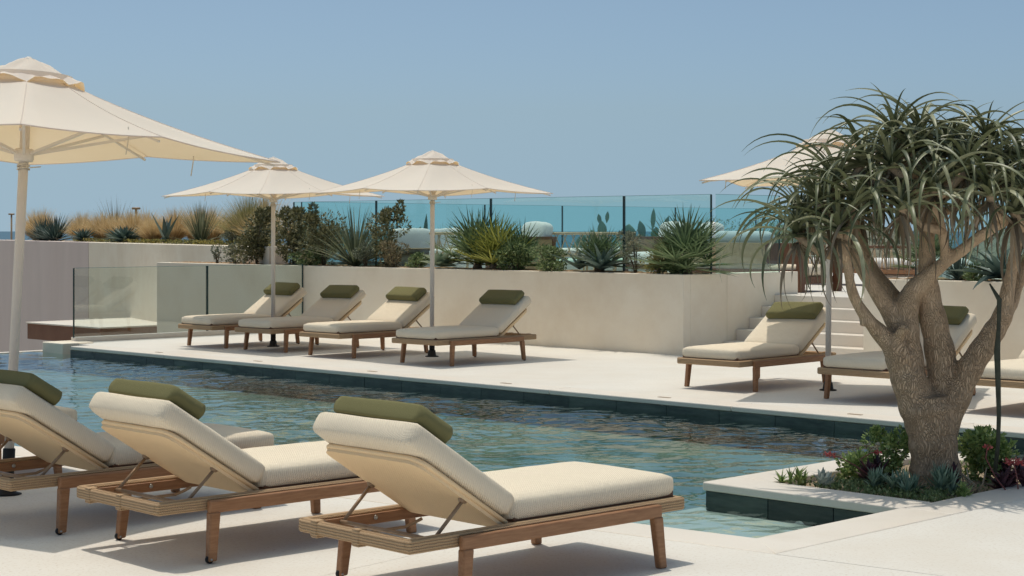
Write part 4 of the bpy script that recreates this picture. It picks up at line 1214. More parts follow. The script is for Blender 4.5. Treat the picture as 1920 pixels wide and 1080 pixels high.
tuft('straw grass between agave and the lamp post on the far wall', -4.2, 1.5, 1, 0.75, 420, MT['straw'], 158)
agave('agave', 'tall dark agave with three upright broad leaves on the far wall', BL(-4.7, 0.5), 7, 0.66, 0.15, MT['agave'], 59, G3, 84, 55, 0.05)
spiky('desert_spoon', 'large desert plant with pale drooping skirt and upright dark crown', 'desert plant', BL(-6.4, 0.75), 170, 0.90, 0.022, MT['yucca'], 60, G3, (48, 90), (0.0, 0.25), dry=170, dry_mat=MT['yucca'], seg=5)
shrub('brown_shrub', 'round rust-brown bush behind the drooping desert plant', 'shrub', BL(-6.7, 1.5), 0.9, 0.62, MT['brown_shrub'], 900, 0.05, 160, G3, 9)
tuft('broad green-gold grass clump with seed heads near the planter', -9.0, 0.9, 1, 0.98, 640, MT['grass_green'], 61, (30, 90), (0.0, 0.7))
tuft('pale seed-headed grass rising behind the green-gold clump', -8.7, 1.3, 1, 1.05, 260, MT['straw'], 161, (50, 90), (0.0, 0.4))
shrub('grey_shrub', 'low grey bush at the foot of the green-gold grass', 'shrub', BL(-9.0, 0.55), 0.7, 0.34, MT['grey_shrub'], 700, 0.045, 62, G3, 9)
agave('agave', 'dark spiky agave at the right end of the far wall bed', BL(-10.9, 0.5), 44, 0.55, 0.08, MT['agave'], 63, G3, 86, 15, 0.1, single=False)
tuft('sparse straw grass at the right end of the far wall bed', -10.2, 1.4, 1, 0.6, 260, MT['straw'], 64)
for (t, off, sd, hh, lab) in ((7.9, 1.7, 71, .8, 'straw grass far back behind the left yuccas'), (4.8, 1.9, 72, .8, 'straw grass far back below the tall brown spray'), (1.6, 1.8, 73, .85, 'straw grass far back behind the golden clumps'),
        (-2.2, 1.9, 74, .85, 'straw grass far back behind the largest agave'), (6.6, 1.4, 75, .8, 'straw grass between the two dark yuccas of the far wall'), (4.2, 0.8, 76, .6, 'low straw grass in front of the tall brown spray'),
        (1.2, 0.9, 77, .7, 'golden grass between the small agave and the next clump'), (-2.7, 0.8, 78, .62, 'low golden grass hugging the largest agave'), (-5.4, 1.3, 79, .8, 'straw grass left of the drooping desert plant'),
        (-7.6, 1.2, 80, .8, 'straw grass right of the drooping desert plant'), (-9.8, 0.8, 81, .66, 'short straw grass before the last dark agave'), (10.6, 1.0, 82, .9, 'straw grass left of the picture edge on the far wall')):
    tuft(lab, t, off, 1, hh, 420, MT['straw'], sd)
m = MB(); rnd = random.Random(77)
def gc():
    t = rnd.uniform(-11.8, 3.2); o = rnd.uniform(0.33, 0.62)
    p = BL(t, o); return p + Vector((0, 0, rnd.uniform(0.0, 0.07))), Vector((rnd.gauss(0, .4), rnd.gauss(0, .4), 1)).normalized()
leafcloud(m, 1900, gc, 0.05, rnd, 0.7)
tag(m.build('ground_cover', MT['yellow_flower']), 'low yellow-flowered ground cover along the top of the far wall', 'ground cover', kind='stuff')
m = MB()
for k in range(9):
    t = 8.5 - k * 0.9; p = BL(t, 0.36)
    m.tube([p + Vector((0, 0, 0.05)), p + Vector((0.3, -0.5, 0.10)), p + Vector((0.5, -1.1, 0.03 + 0.1 * (k % 3)))], [0.008, 0.006, 0.003], 5)
tag(m.build('dry_twigs', MT['stem']), 'dry grey twigs lying along the edge of the far left wall', 'twigs', kind='stuff')

# ------------------------------------------------------------------ beyond the far glass fence
G4 = 'plants beyond the far glass'
def bush(name, label, cat, loc, *a, **k): return shrub(name, label, cat, loc, *a, **k)
fb = MB().prism([V2(-26.5, 18.6), V2(-24.12, 18.6), V2(-24.12, 36), V2(-26.5, 36)], -0.6, 0.98)
fbo = fb.build('terrace_edge_planter', MT['plaster']); tag(fbo, 'low raised bed outside the far glass fence', 'planter')
zb = 0.98
for k, (u, v, w, h, sd, lab) in enumerate(((-25.0, 20.0, 0.9, 0.75, 81, 'leftmost'), (-25.2, 21.9, 1.2, 0.68, 82, 'second'), (-25.1, 23.2, 0.8, 0.62, 83, 'third'))):
    spiky('yucca', 'dark spiky clump beyond the far glass, %s from the left' % lab, 'yucca', W(u, v, zb), 90, h + 0.15, 0.03, MT['palm'], sd, G4, (25, 85), (0, 0.3))
cactus('prickly_pear', 'dark prickly pear beyond the far glass behind the white sofa', W(-25.0, 22.2, zb), [(0, 0, 0, 0, .34, .45, -45), (.12, -.12, .3, 20, .26, .42, -45), (-.2, .2, .2, -15, .28, .36, -45), (.28, -.28, .0, 5, .16, .95, -45)], 84, G4)
cactus('prickly_pear', 'large prickly pear beyond the far glass with three pads on top', W(-25.0, 27.8, zb), [(-.55, .55, 0, 0, .34, .40, -45), (-.42, .42, .24, 0, .40, .30, -45), (0, 0, 0, 0, .36, .45, -45), (0, 0, .40, -8, .30, .45, -45), (-.06, .06, .75, -14, .14, .24, -45), (.07, -.07, .78, 8, .13, .26, -45), (.5, -.5, 0, 0, .4, .5, -45), (.5, -.5, .38, 6, .46, .38, -45), (-.2, .2, .30, -10, .3, .34, -45)], 85, G4)
cactus('prickly_pear', 'prickly pear with five raised pads near the right of the far glass', W(-25.0, 29.35, zb), [(-.35, .35, 0, -10, .26, .44, -45), (0, 0, 0, 0, .34, .46, -45), (.12, -.12, .36, 6, .34, .34, -45), (-.12, .12, .40, -16, .26, .46, -45), (.06, -.06, .62, 4, .16, .50, -45), (.26, -.26, .52, 24, .18, .46, -45)], 86, G4)
for k, (u, v, w, h, sd, mt, lab) in enumerate(((-25.2, 25.0, 1.0, 0.55, 87, 'grey_shrub', 'pale feathery bush beyond the far glass left of the large prickly pear'), (-25.3, 32.4, 2.6, 0.92, 88, 'grey_shrub', 'broad grey bush beyond the far glass near the hillside'), (-25.4, 29.2, 1.2, 0.5, 89, 'green_shrub', 'low green bush between the two large prickly pears'), (-25.4, 34.6, 2.0, 0.95, 90, 'green_shrub', 'green bush at the right end of the far glass'))):
    shrub('shrub', lab, 'shrub', W(u, v, zb), w, h, MT[mt], 700, 0.06, sd, G4, 10)

# hill on the right, beyond the terrace
m = MB(); rnd = random.Random(5); vs = []
nx, ny = 90, 26
for j in range(ny + 1):
    for i in range(nx + 1):
        x = 12 + 42 * i / nx; y = 75 + 60 * j / ny
        s = min(1, max(0, (x - 12.5) / 5)) * (0.75 + 0.25 * math.sin(x * 0.35))
        prof = math.sin(math.pi * min(1, (j + 3) / ny * 0.55))
        z = -5 + s * 7.3 * prof
        z = math.floor(z / 0.32) * 0.32 + 0.32 * min(1, (z / 0.32 % 1) * 2.2)      # dry-stone terraces
        vs.append((x + rnd.uniform(-.25, .25), y, z + 0.15 * math.sin(x * 1.7 + y) + rnd.uniform(-.10, .12)))
m.add(vs, [(j*(nx+1)+i, j*(nx+1)+i+1, (j+1)*(nx+1)+i+1, (j+1)*(nx+1)+i) for j in range(ny) for i in range(nx)])
MT['hill'] = surface('terraced_hill', (0.10, 0.105, 0.075), (0.24, 0.235, 0.175), 0.8, 0.95, None, 0.5, 3, 0.2)
tag(m.build('hill', MT['hill']), kind='structure')
m = MB()
def hs():
    q = Vector(vs[rnd.randrange(len(vs) // 2)]); d = Vector((rnd.gauss(0, 1), rnd.gauss(0, 1), abs(rnd.gauss(0, 1)))).normalized()
    return q + d * rnd.uniform(0, 0.5), d
leafcloud(m, 5000, hs, 0.45, rnd, 0.6)
tag(m.build('hill_scrub', MT['grey_shrub']), 'grey-green scrub covering the hillside beyond the terrace', 'scrub', kind='stuff')

# lamp posts beyond the wall
def lamp(label, x, y, h):
    r = empty('street_lamp', (x, y, -5)); tag(r, label, 'street lamp', 'lamp posts beyond the far wall')
    MB().tube([(0, 0, 0), (0, 0, h + 5)], [0.07, 0.05], 8).build('pole', MT['bronze'], r)
    MB().bbox(-0.17, 0.17, -0.08, 0.08, h + 5, h + 5.09, 0.03, 2).build('lamp_head', MT['bronze'], r)
lamp('thin lamp post standing behind the far grasses', -15.3, 70, 2.45)
lamp('thin lamp post near the left parasol pole, far behind', -29.1, 100, 2.5)
MT['withered'] = surface('withered_leaf', (0.035, 0.04, 0.028), (0.075, 0.08, 0.055), 14, 0.7, None, 0.3, 60, 0.003)
# ================================================================== TREE ALOE
TB = W(-5.83, 9.64, 0.0)
tree = empty('tree_aloe', (TB.x, TB.y, 0))
tag(tree, 'branching tree aloe with thick furrowed trunk and drooping leaf rosettes, in the bed at right', 'tree')
# limbs in the tree's own frame: (across, depth, height, radius) in metres
LIMBS = {
 'trunk': [(0.0, 0, -0.06, 0.172), (0.0, 0, 0.05, 0.155), (-0.01, 0, 0.20, 0.150), (-0.035, 0, 0.36, 0.155), (-0.055, 0, 0.46, 0.164), (-0.06, 0, 0.55, 0.143)],
 'left_limb': [(-0.05, 0, 0.30, 0.11), (-0.10, 0, 0.46, 0.125), (-0.165, -0.01, 0.62, 0.113), (-0.225, -0.02, 0.78, 0.097), (-0.26, -0.03, 0.85, 0.084), (-0.36, -0.06, 0.945, 0.057), (-0.47, -0.12, 1.06, 0.042), (-0.56, -0.18, 1.20, 0.038), (-0.60, -0.22, 1.36, 0.035), (-0.63, -0.25, 1.53, 0.035)],
 'centre_limb': [(-0.09, 0.01, 0.42, 0.08), (-0.13, 0.02, 0.58, 0.095), (-0.17, 0.02, 0.78, 0.097), (-0.19, 0.03, 0.96, 0.091), (-0.18, 0.02, 1.12, 0.084), (-0.12, 0.0, 1.24, 0.071), (0.0, -0.05, 1.36, 0.052), (0.13, -0.12, 1.47, 0.046), (0.26, -0.18, 1.58, 0.042), (0.38, -0.25, 1.66, 0.038)],
 'left_fork': [(-0.22, 0.03, 0.98, 0.071), (-0.33, 0.02, 1.15, 0.059), (-0.44, 0.0, 1.31, 0.052), (-0.52, 0.02, 1.46, 0.046), (-0.57, 0.06, 1.62, 0.040), (-0.64, 0.08, 1.78, 0.035)],
 'back_fork': [(-0.14, 0.08, 1.06, 0.059), (-0.26, 0.20, 1.22, 0.052), (-0.35, 0.32, 1.38, 0.046), (-0.42, 0.40, 1.56, 0.040), (-0.46, 0.45, 1.76, 0.035)],
 'right_stem': [(0.02, 0.02, 0.25, 0.10), (0.05, 0.04, 0.43, 0.115), (0.07, 0.06, 0.60, 0.105), (0.05, 0.08, 0.80, 0.097), (0.01, 0.08, 1.00, 0.088), (-0.025, 0.08, 1.20, 0.080), (-0.04, 0.06, 1.40, 0.067), (-0.045, 0.05, 1.60, 0.059), (-0.08, 0.05, 1.78, 0.050), (-0.14, 0.05, 1.95, 0.044), (-0.22, 0.05, 2.13, 0.039)],
 'right_limb': [(0.04, 0.0, 0.30, 0.09), (0.11, 0.0, 0.50, 0.095), (0.20, -0.02, 0.70, 0.084), (0.27, -0.03, 0.82, 0.077), (0.35, -0.05, 0.95, 0.071), (0.41, -0.06, 1.06, 0.063), (0.435, -0.08, 1.22, 0.050), (0.47, -0.10, 1.42, 0.044), (0.50, -0.12, 1.60, 0.039), (0.54, -0.12, 1.76, 0.035)],
 'far_right_fork': [(0.40, -0.05, 1.02, 0.052), (0.48, 0.0, 1.13, 0.046), (0.54, 0.05, 1.26, 0.042), (0.62, 0.1, 1.42, 0.038), (0.72, 0.15, 1.56, 0.035)],
 'top_fork': [(-0.045, 0.05, 1.52, 0.050), (0.02, 0.12, 1.70, 0.044), (0.10, 0.20, 1.88, 0.040), (0.18, 0.25, 2.08, 0.037)],
 'mid_fork': [(0.05, -0.07, 1.40, 0.042), (0.02, -0.12, 1.55, 0.038), (-0.03, -0.2, 1.70, 0.035), (-0.07, -0.25, 1.80, 0.034)],
}
def catmull(pts, k=4):
    out = []
    P = [pts[0]] + list(pts) + [pts[-1]]
    for i in range(1, len(P) - 2):
        for j in range(k):
            t = j / k
            out.append(tuple(0.5 * ((2*P[i][c]) + (-P[i-1][c] + P[i+1][c]) * t + (2*P[i-1][c] - 5*P[i][c] + 4*P[i+1][c] - P[i+2][c]) * t*t + (-P[i-1][c] + 3*P[i][c] - 3*P[i+1][c] + P[i+2][c]) * t**3) for c in range(4)))
    out.append(pts[-1])
    return out
tr_rnd = random.Random(21)
ends = []
wood = MB()
def limb(pts, n=18, foot=False):
    c = [(x, y, z, r * (1 - 0.17 * min(1, max(0, (z - 1.0) / 0.4)))) for x, y, z, r in catmull(pts, 5)]
    m = MB()
    m.tube([p[:3] for p in c], [p[3] * (1 + 0.04 * math.sin(i * 1.3) + tr_rnd.uniform(-0.03, 0.03)) for i, p in enumerate(c)], n)
    if foot:
        # buttress folds at the foot
        m.v = [(x * (1 + 0.09 * math.sin(5 * math.atan2(y, x) + 1.0) * max(0, 1 - z / 0.6)), y * (1 + 0.09 * math.sin(5 * math.atan2(y, x) + 1.0) * max(0, 1 - z / 0.6)), z) for x, y, z in m.v]
    wood.add(m.v, m.f, True)
for k, pts in LIMBS.items():
    limb(pts, 26 if k == 'trunk' else 18, k == 'trunk')
    if k != 'trunk': ends.append(Vector(pts[-1][:3]))
# cut stubs
limb([(-0.27, -0.04, 0.88, 0.05), (-0.24, -0.12, 0.965, 0.036), (-0.215, -0.15, 1.0, 0.034)], 12)
limb([(-0.43, -0.10, 1.03, 0.03), (-0.50, -0.14, 1.015, 0.026)], 10)
# grow the limbs together into one skin
tmp = wood.build('wood_tmp', None)
md = tmp.modifiers.new('r', 'REMESH'); md.mode = 'VOXEL'; md.voxel_size = 0.011
md2 = tmp.modifiers.new('s', 'SMOOTH'); md2.iterations = 7; md2.factor = 0.5
dg = bpy.context.evaluated_depsgraph_get()
tme = bpy.data.meshes.new_from_object(tmp.evaluated_get(dg))
bpy.data.objects.remove(tmp)
tme.name = 'trunk'; tme.materials.clear(); tme.materials.append(MT['bark'])
tme.polygons.foreach_set('use_smooth', [True] * len(tme.polygons))
put('trunk', tme, tree)

# rosettes: (across, depth, height)
ROS = [(-0.25, 0.05, 2.20), (0.20, 0.25, 2.12), (-0.67, -0.28, 1.58), (-0.75, -0.02, 1.76), (-0.62, 0.10, 1.90), (-0.47, 0.0, 2.00), (-0.33, -0.20, 1.98),
       (-0.08, -0.30, 1.84), (0.06, 0.02, 2.06), (0.33, -0.05, 1.98), (0.41, -0.30, 1.70), (0.48, 0.10, 1.92), (-0.84, 0.12, 1.66), (-0.56, -0.22, 1.74),
       (-0.42, 0.30, 1.86), (-0.20, 0.40, 2.02), (0.13, -0.25, 1.95), (-0.38, 0.55, 1.72), (0.30, 0.30, 1.84), (0.55, -0.15, 1.80), (0.62, 0.20, 2.02),
       (0.76, 0.10, 1.72), (0.80, -0.15, 1.55), (-0.15, -0.10, 2.08), (-0.68, 0.35, 1.74), (0.0, 0.5, 1.95), (0.45, 0.45, 1.95), (0.92, 0.2, 1.85), (-0.90, -0.10, 1.55), (-0.30, -0.35, 1.72), (0.24, -0.38, 1.80), (0.36, 0.12, 2.16), (-0.05, 0.2, 2.2)]
all_nodes = [Vector(p[:3]) for k, pts in LIMBS.items() if k != 'trunk' for p in catmull(pts, 3) if p[2] > 1.15]
LEAF_ME = []
for k in range(14):
    m = MB()
    dr = [0.9, 1.4, 1.7, 2.0, 2.3, 2.5, 2.8][k % 7]
    blade(m, (0, 0, 0), 0, 0.0, [0.58, 0.68, 0.80, 0.64][k % 4] * tr_rnd.uniform(0.92, 1.08), tr_rnd.uniform(0.036, 0.047), dr, 14, 0.26, 0.72, tr_rnd.uniform(-1.1, 1.1))
    # thickness below: a keel so that leaves are solid from every side
    LEAF_ME.append((dr, m.mesh('leaf', MT['aloe_leaf'])))
rest = MB(); dry = MB(); singles = []
for ri, r in enumerate(ROS):
    c = Vector(r)
    # twig from the nearest lower limb point
    cand = [p for p in all_nodes if p.z < c.z - 0.10] or all_nodes
    s = min(cand, key=lambda p: (p - c).length)
    if (s - c).length > 0.06:
        mid = s.lerp(c, 0.5) + Vector((tr_rnd.uniform(-.03, .03), tr_rnd.uniform(-.03, .03), -0.03))
        MB().tube([tuple(s), tuple(mid), tuple(c + Vector((0, 0, 0.02)))], [0.034, 0.028, 0.024], 10).build('twig', MT['bark'], tree)
    outward = Vector((c.x + 0.05, c.y, 0))
    n = 24
    for k in range(n):
        t = k / (n - 1)
        az = k * 2.39996 + tr_rnd.uniform(-0.25, 0.25)
        el = R(84 - 70 * t ** 0.8 + tr_rnd.uniform(-14, 14))
        if t < 0.3: idx = tr_rnd.choice([0, 7, 1, 8])
        elif t < 0.65: idx = tr_rnd.choice([1, 2, 8, 9, 3, 10])
        else: idx = tr_rnd.choice([3, 4, 10, 11, 5, 12, 6])
        sc = (0.40 + 0.60 * min(1, t * 2.2)) * tr_rnd.uniform(0.85, 1.08)
        M4 = Matrix.Translation(c + Vector((0, 0, 0.05 * (1 - t)))) @ Matrix.Rotation(az, 4, 'Z') @ Matrix.Rotation(-el, 4, 'Y') @ Matrix.Scale(sc, 4)
        facing = -(math.sin(az)) * 0.25 - c.y + 0.25 * c.z            # towards the viewer and to the top
        singles.append((facing + tr_rnd.uniform(-0.15, 0.15), idx, M4))
    for k in range(9):
        az = tr_rnd.uniform(0, 6.28)
        M4 = Matrix.Translation(c + Vector((0, 0, -0.03))) @ Matrix.Rotation(az, 4, 'Z') @ Matrix.Rotation(R(tr_rnd.uniform(20, 60)), 4, 'Y') @ Matrix.Scale(tr_rnd.uniform(0.5, 0.85), 4)
        me = LEAF_ME[tr_rnd.choice([0, 7, 1])][1]
        dry.add([M4 @ v.co for v in me.vertices], [tuple(p.vertices) for p in me.polygons], True)
singles.sort(key=lambda q: -q[0])
for i, (f_, idx, M4) in enumerate(singles):
    me = LEAF_ME[idx][1]
    if i < 300:
        o = put('leaf', me, tree); o.matrix_local = M4
    else:
        rest.add([M4 @ v.co for v in me.vertices], [tuple(p.vertices) for p in me.polygons], True)
tag(rest.build('leaves', MT['aloe_leaf'], tree), kind='stuff')
tag(dry.build('dry_leaves', MT['dry_leaf'], tree), kind='stuff')
# long dark withered leaf hanging beside the trunk
m = MB(); pts = [(0.27, -0.25, 1.27), (0.33, -0.26, 1.17), (0.325, -0.27, 1.0), (0.315, -0.27, 0.85), (0.32, -0.28, 0.65), (0.325, -0.28, 0.45), (0.32, -0.28, 0.28), (0.30, -0.28, 0.10)]
m.tube(pts, [0.005, 0.016, 0.012, 0.020, 0.017, 0.014, 0.013, 0.014], 8)
m.v = [(x, -0.27 + (y + 0.27) * 0.4, z) for x, y, z in m.v]
m.build('withered_leaf', MT['withered'], tree)

# ------------------------------------------------------------------ succulents round its foot
G5 = 'succulents round the foot of the tree'
BZ = 0.0
def bp(dx, dy, z=-0.03): return (TB.x + dx, TB.y + dy, z)
def clump(name, label, loc, n, L, w, mat, seed, heads=5, spread=0.1, el=(25, 85), h=0.0):
    rnd = random.Random(seed); root = empty(name, loc); tag(root, label, 'succulent', G5)
    m = MB()
    for hd in range(heads):
        a = rnd.uniform(0, 6.28); r = rnd.uniform(0, spread)
        b = Vector((r * math.cos(a), r * math.sin(a), rnd.uniform(0.2, 1.0) * h))
        for k in range(n):
            blade(m, tuple(b + Vector((0, 0, rnd.uniform(-0.02, 0.03)))), k * 2.4 + rnd.uniform(-.2, .2), R(rnd.uniform(*el)), L * rnd.uniform(0.7, 1.1), w, rnd.uniform(-0.2, 0.3), 3, 0.3, 0.9)
        if h > 0.03: m.tube([(b.x * 0.6, b.y * 0.6, -0.02), tuple(b)], [0.008, 0.006], 5)
    tag(m.build('leaves', mat, root), kind='stuff')
    return root
def flower(label, loc, path, mat, hr, seed, nfl=90):
    rnd = random.Random(seed); root = empty('flower_stalk', loc); tag(root, label, 'flower', G5)
    MB().tube(path, [0.005] + [0.004] * (len(path) - 1), 6).build('stalk', MT['red_stem'], root)
    m = MB(); tip = Vector(path[-1])
    def sh():
        d = Vector((rnd.gauss(0, 1), rnd.gauss(0, 1), rnd.gauss(0, .5))).normalized(); return tip + Vector((d.x * hr, d.y * hr, d.z * hr * 0.5)) * rnd.uniform(.3, 1), d
    leafcloud(m, nfl, sh, 0.016, rnd, 0.8)
    m.build('blossom', mat, root)
clump('succulent', 'pale green succulent clump at the left tip of the tree bed', bp(-0.90, -0.06), 14, 0.085, 0.022, MT['jade_leaf'], 201, 6, 0.10, h=0.05)
clump('succulent', 'silver-grey curled succulent rosette beside the pale green clump', bp(-0.72, -0.16), 16, 0.11, 0.055, MT['silver_leaf'], 202, 2, 0.04, h=0.03)
clump('succulent', 'dark purple succulent with flower buds left of the trunk', bp(-0.40, 0.02), 16, 0.13, 0.045, MT['purple_leaf'], 203, 3, 0.06, h=0.08)
shrub('jade_plant', 'bright green jade bush directly left of the trunk', 'succulent', bp(-0.25, 0.20, -0.04), 0.30, 0.34, MT['jade_leaf'], 900, 0.035, 204, G5, 10, 0.6, tops=5)
shrub('jade_plant', 'low yellow-green leafy bush behind the purple succulent', 'succulent', bp(-0.42, 0.26, -0.04), 0.30, 0.22, MT['jade_leaf'], 700, 0.035, 205, G5, 9, 0.6)
clump('succulent', 'blue-green finger-leaved succulent in front of the trunk', bp(-0.06, -0.36), 22, 0.15, 0.022, MT['blue_leaf'], 206, 6, 0.09, (35, 88), h=0.05)
clump('succulent', 'dark blue-green finger succulent left of the trunk front', bp(-0.28, -0.33), 20, 0.13, 0.024, MT['blue_leaf'], 207, 6, 0.10, (25, 85), h=0.03)
clump('succulent', 'blue-green finger succulent between purple rosette and trunk', bp(-0.42, -0.24), 18, 0.11, 0.022, MT['blue_leaf'], 208, 5, 0.09, (25, 85), h=0.04)
clump('succulent', 'small bright green succulent near the front corner of the bed', bp(0.02, -0.56), 14, 0.06, 0.016, MT['jade_leaf'], 209, 7, 0.07, h=0.05)
clump('succulent', 'dark purple rosette hugging the foot of the trunk', bp(0.07, -0.27), 16, 0.10, 0.045, MT['purple_leaf'], 210, 2, 0.04, h=0.10)
clump('succulent', 'dark red-green broad-leaved rosette right of the trunk', bp(0.42, -0.22), 15, 0.13, 0.055, MT['purple_leaf'], 211, 4, 0.10, h=0.05)
clump('succulent', 'dark purple rosette clump at the right edge of the bed', bp(0.58, 0.05), 15, 0.13, 0.05, MT['purple_leaf'], 212, 5, 0.13, h=0.05)
shrub('jade_plant', 'dense green jade bush right of the trunk', 'succulent', bp(0.40, 0.22, -0.04), 0.44, 0.36, MT['jade_leaf'], 1300, 0.042, 213, G5, 12, 0.6)
clump('succulent', 'green spiky aloe at the right picture edge', bp(0.72, 0.15), 16, 0.22, 0.035, MT['blue_leaf'], 214, 2, 0.04, (15, 75), h=0.05)
flower('flat pink flower head on a stalk right of the trunk', bp(0.40, -0.33, 0), [(0.03, 0, -0.02), (0.02, 0, 0.08), (0.0, 0, 0.17)], MT['pink_flower'], 0.055, 215, 160)
flower('arching red flower stalk right of the trunk', bp(0.36, -0.36, 0), [(0.0, 0, -0.02), (-0.08, 0, 0.08), (-0.14, 0, 0.20), (-0.13, 0, 0.27)], MT['pink_flower'], 0.022, 216, 40)
flower('long red flower stalk reaching left over the bed edge', bp(-0.46, -0.05, 0), [(0.03, 0, 0.05), (-0.06, 0, 0.11), (-0.15, 0, 0.16), (-0.22, 0, 0.18)], MT['pink_flower'], 0.035, 217, 60)
flower('short red flower stalk curling above the purple succulent', bp(-0.44, -0.02, 0), [(0.0, 0, 0.08), (-0.04, 0, 0.15), (0.03, 0, 0.19), (0.07, 0, 0.19)], MT['pink_flower'], 0.018, 218, 40)
m = MB(); rnd = random.Random(219)
def gc2():
    u, v = rnd.uniform(-6.5, -5.42), rnd.uniform(8.92, 10.6)
    if rnd.random() < 0.6: u, v = rnd.uniform(-6.3, -5.42), rnd.uniform(8.92, 9.3)
    q = W(u, v, -0.03 + rnd.uniform(0, 0.045)); return q, Vector((rnd.gauss(0, .5), rnd.gauss(0, .5), 1)).normalized()
leafcloud(m, 2300, gc2, 0.024, rnd, 0.6)
tag(m.build('ground_cover', MT['green_shrub']), 'low green ground cover creeping over the soil of the tree bed', 'ground cover', kind='stuff')
m = MB()
for k in range(5):
    a = rnd.uniform(0, 6.28); x, y = 0.12 + rnd.uniform(-.1, .1), -0.42 + rnd.uniform(-.05, .05)
    m.tube([bp(x, y, -0.02), bp(x + 0.05, y - 0.02, 0.05), bp(x + 0.03 + rnd.uniform(-.05, .08), y, 0.10 + rnd.uniform(0, .06))], [0.008, 0.006, 0.004], 5)
tag(m.build('dry_twigs', MT['dry_leaf']), 'pale dry twigs at the foot of the tree trunk', 'twigs', kind='stuff')
# ================================================================== UPPER TERRACE FURNITURE
ZF = 0.722
G6 = 'furniture on the upper terrace'
def lounge_sofa(label, loc, rz, length, seats=3, back_mat='white_cushion'):
    r = empty('outdoor_sofa', loc, rz); tag(r, label, 'sofa', G6)
    MB().bbox(0, length, 0, 0.85, 0.10, 0.26, 0.01, 2).build('base', MT['white_paint'], r)
    for x in (0.05, length - 0.10):
        for y in (0.05, 0.75):
            MB().box(x, x + 0.05, y, y + 0.05, 0, 0.10).build('leg', MT['dark_wood'], r)
    w = length / seats
    for k in range(seats):
        MB().cushion(k * w + 0.01, (k + 1) * w - 0.01, 0.0, 0.80, 0.26, 0.44, 0.05, 0.02, (8, 8, 4), seed=k, wob=0.004).build('seat_cushion', MT['white_cushion'], r)
        M4 = Matrix.Translation(((k + 0.5) * w, 0.72, 0.44)) @ Matrix.Rotation(R(-14), 4, 'X')
        MB().cushion(-w/2 + 0.02, w/2 - 0.02, -0.09, 0.09, 0.0, 0.46, 0.06, 0.03, (8, 4, 7), M4, wob=0.008, seed=k + 4).build('back_cushion', MT[back_mat], r)
    return r
def armchair(label, loc, rz):
    """wooden arm panels with rope back and plump pale cushions"""
    r = empty('armchair', loc, rz); r.scale = (1.12, 1.12, 1.14); tag(r, label, 'armchair', G6)
    for s in (-1, 1):
        for y in (-0.34, 0.34):
            MB().bbox(s * 0.40 - 0.025, s * 0.40 + 0.025, y - 0.03, y + 0.03, 0, 0.66, 0.008, 2).build('leg', MT['dark_wood'], r)
        MB().bbox(s * 0.40 - 0.03, s * 0.40 + 0.03, -0.38, 0.38, 0.64, 0.68, 0.008, 2).build('armrest', MT['dark_wood'], r)
        MB().bbox(s * 0.40 - 0.012, s * 0.40 + 0.012, -0.31, 0.31, 0.20, 0.64, 0.006, 1).build('arm_panel', MT['rope'], r)
    MB().bbox(-0.38, 0.38, -0.36, 0.36, 0.20, 0.27, 0.008, 2).build('seat_frame', MT['dark_wood'], r)
    MB().bbox(-0.375, 0.375, 0.31, 0.345, 0.27, 0.66, 0.008, 1).build('back_panel', MT['rope'], r)
    MB().cushion(-0.36, 0.36, -0.36, 0.28, 0.27, 0.44, 0.05, 0.02, (8, 8, 4), wob=0.004).build('seat_cushion', MT['white_cushion'], r)
    M4 = Matrix.Translation((0, 0.22, 0.44)) @ Matrix.Rotation(R(-12), 4, 'X')
    MB().cushion(-0.35, 0.35, -0.09, 0.10, 0.0, 0.44, 0.07, 0.03, (8, 4, 7), M4, wob=0.006).build('back_cushion', MT['white_cushion'], r)
    return r
def basket_chair(label, loc, rz):
    """round-backed chair of bent cane with an open lattice"""
    r = empty('cane_chair', loc, rz); r.scale = (1.15, 1.15, 1.15); tag(r, label, 'chair', G6)
    arc = lambda R_, z, a0=-20, a1=200, n=18: [(R_ * math.cos(R(a0 + (a1 - a0) * i / n)), R_ * 0.85 * math.sin(R(a0 + (a1 - a0) * i / n)), z) for i in range(n + 1)]
    MB().tube(arc(0.40, 0.72), 0.02, 8).build('top_rail', MT['cane'], r)
    MB().tube(arc(0.38, 0.40), 0.018, 8).build('seat_rail', MT['cane'], r)
    top, bot = arc(0.40, 0.72, n=24), arc(0.38, 0.40, n=24)
    for i in range(0, 22):
        j = i + 2 if i % 2 else max(0, i - 2)
        MB().tube([bot[i], top[min(24, j)]], 0.008, 5).build('lattice_cane', MT['cane'], r)
    for a in (35, 145, 215, 325):
        MB().tube([(0.34 * math.cos(R(a)), 0.30 * math.sin(R(a)), 0), (0.36 * math.cos(R(a)), 0.31 * math.sin(R(a)), 0.40)], 0.018, 7).build('leg', MT['cane'], r)
    MB().cushion(-0.33, 0.33, -0.26, 0.26, 0.38, 0.49, 0.05, 0.015, (8, 8, 4)).build('seat_cushion', MT['white_cushion'], r)
    return r
MT['cane'] = surface('bent_cane', (0.46, 0.33, 0.20), (0.60, 0.45, 0.29), 12, 0.6, None, 0.2, 60, 0.002)
lounge_sofa('long white sofa with grey back cushions behind the planter', W(-22.9, 20.6, ZF), R(45), 2.9)
basket_chair('cane tub chair in front of the long white sofa', W(-20.9, 19.6, ZF), R(150))
basket_chair('cane lattice chair between the two wooden armchairs, nearer the left one', W(-20.0, 21.3, ZF), R(170))
basket_chair('cane lattice chair right of the first wooden armchair, farther right', W(-19.7, 22.2, ZF), R(120))
armchair('wooden armchair with white cushion behind the yellow-green palm', W(-20.4, 20.6, ZF), R(-60))
armchair('wooden armchair with white cushion near the corner of the long planter', W(-18.6, 22.1, ZF), R(-60))
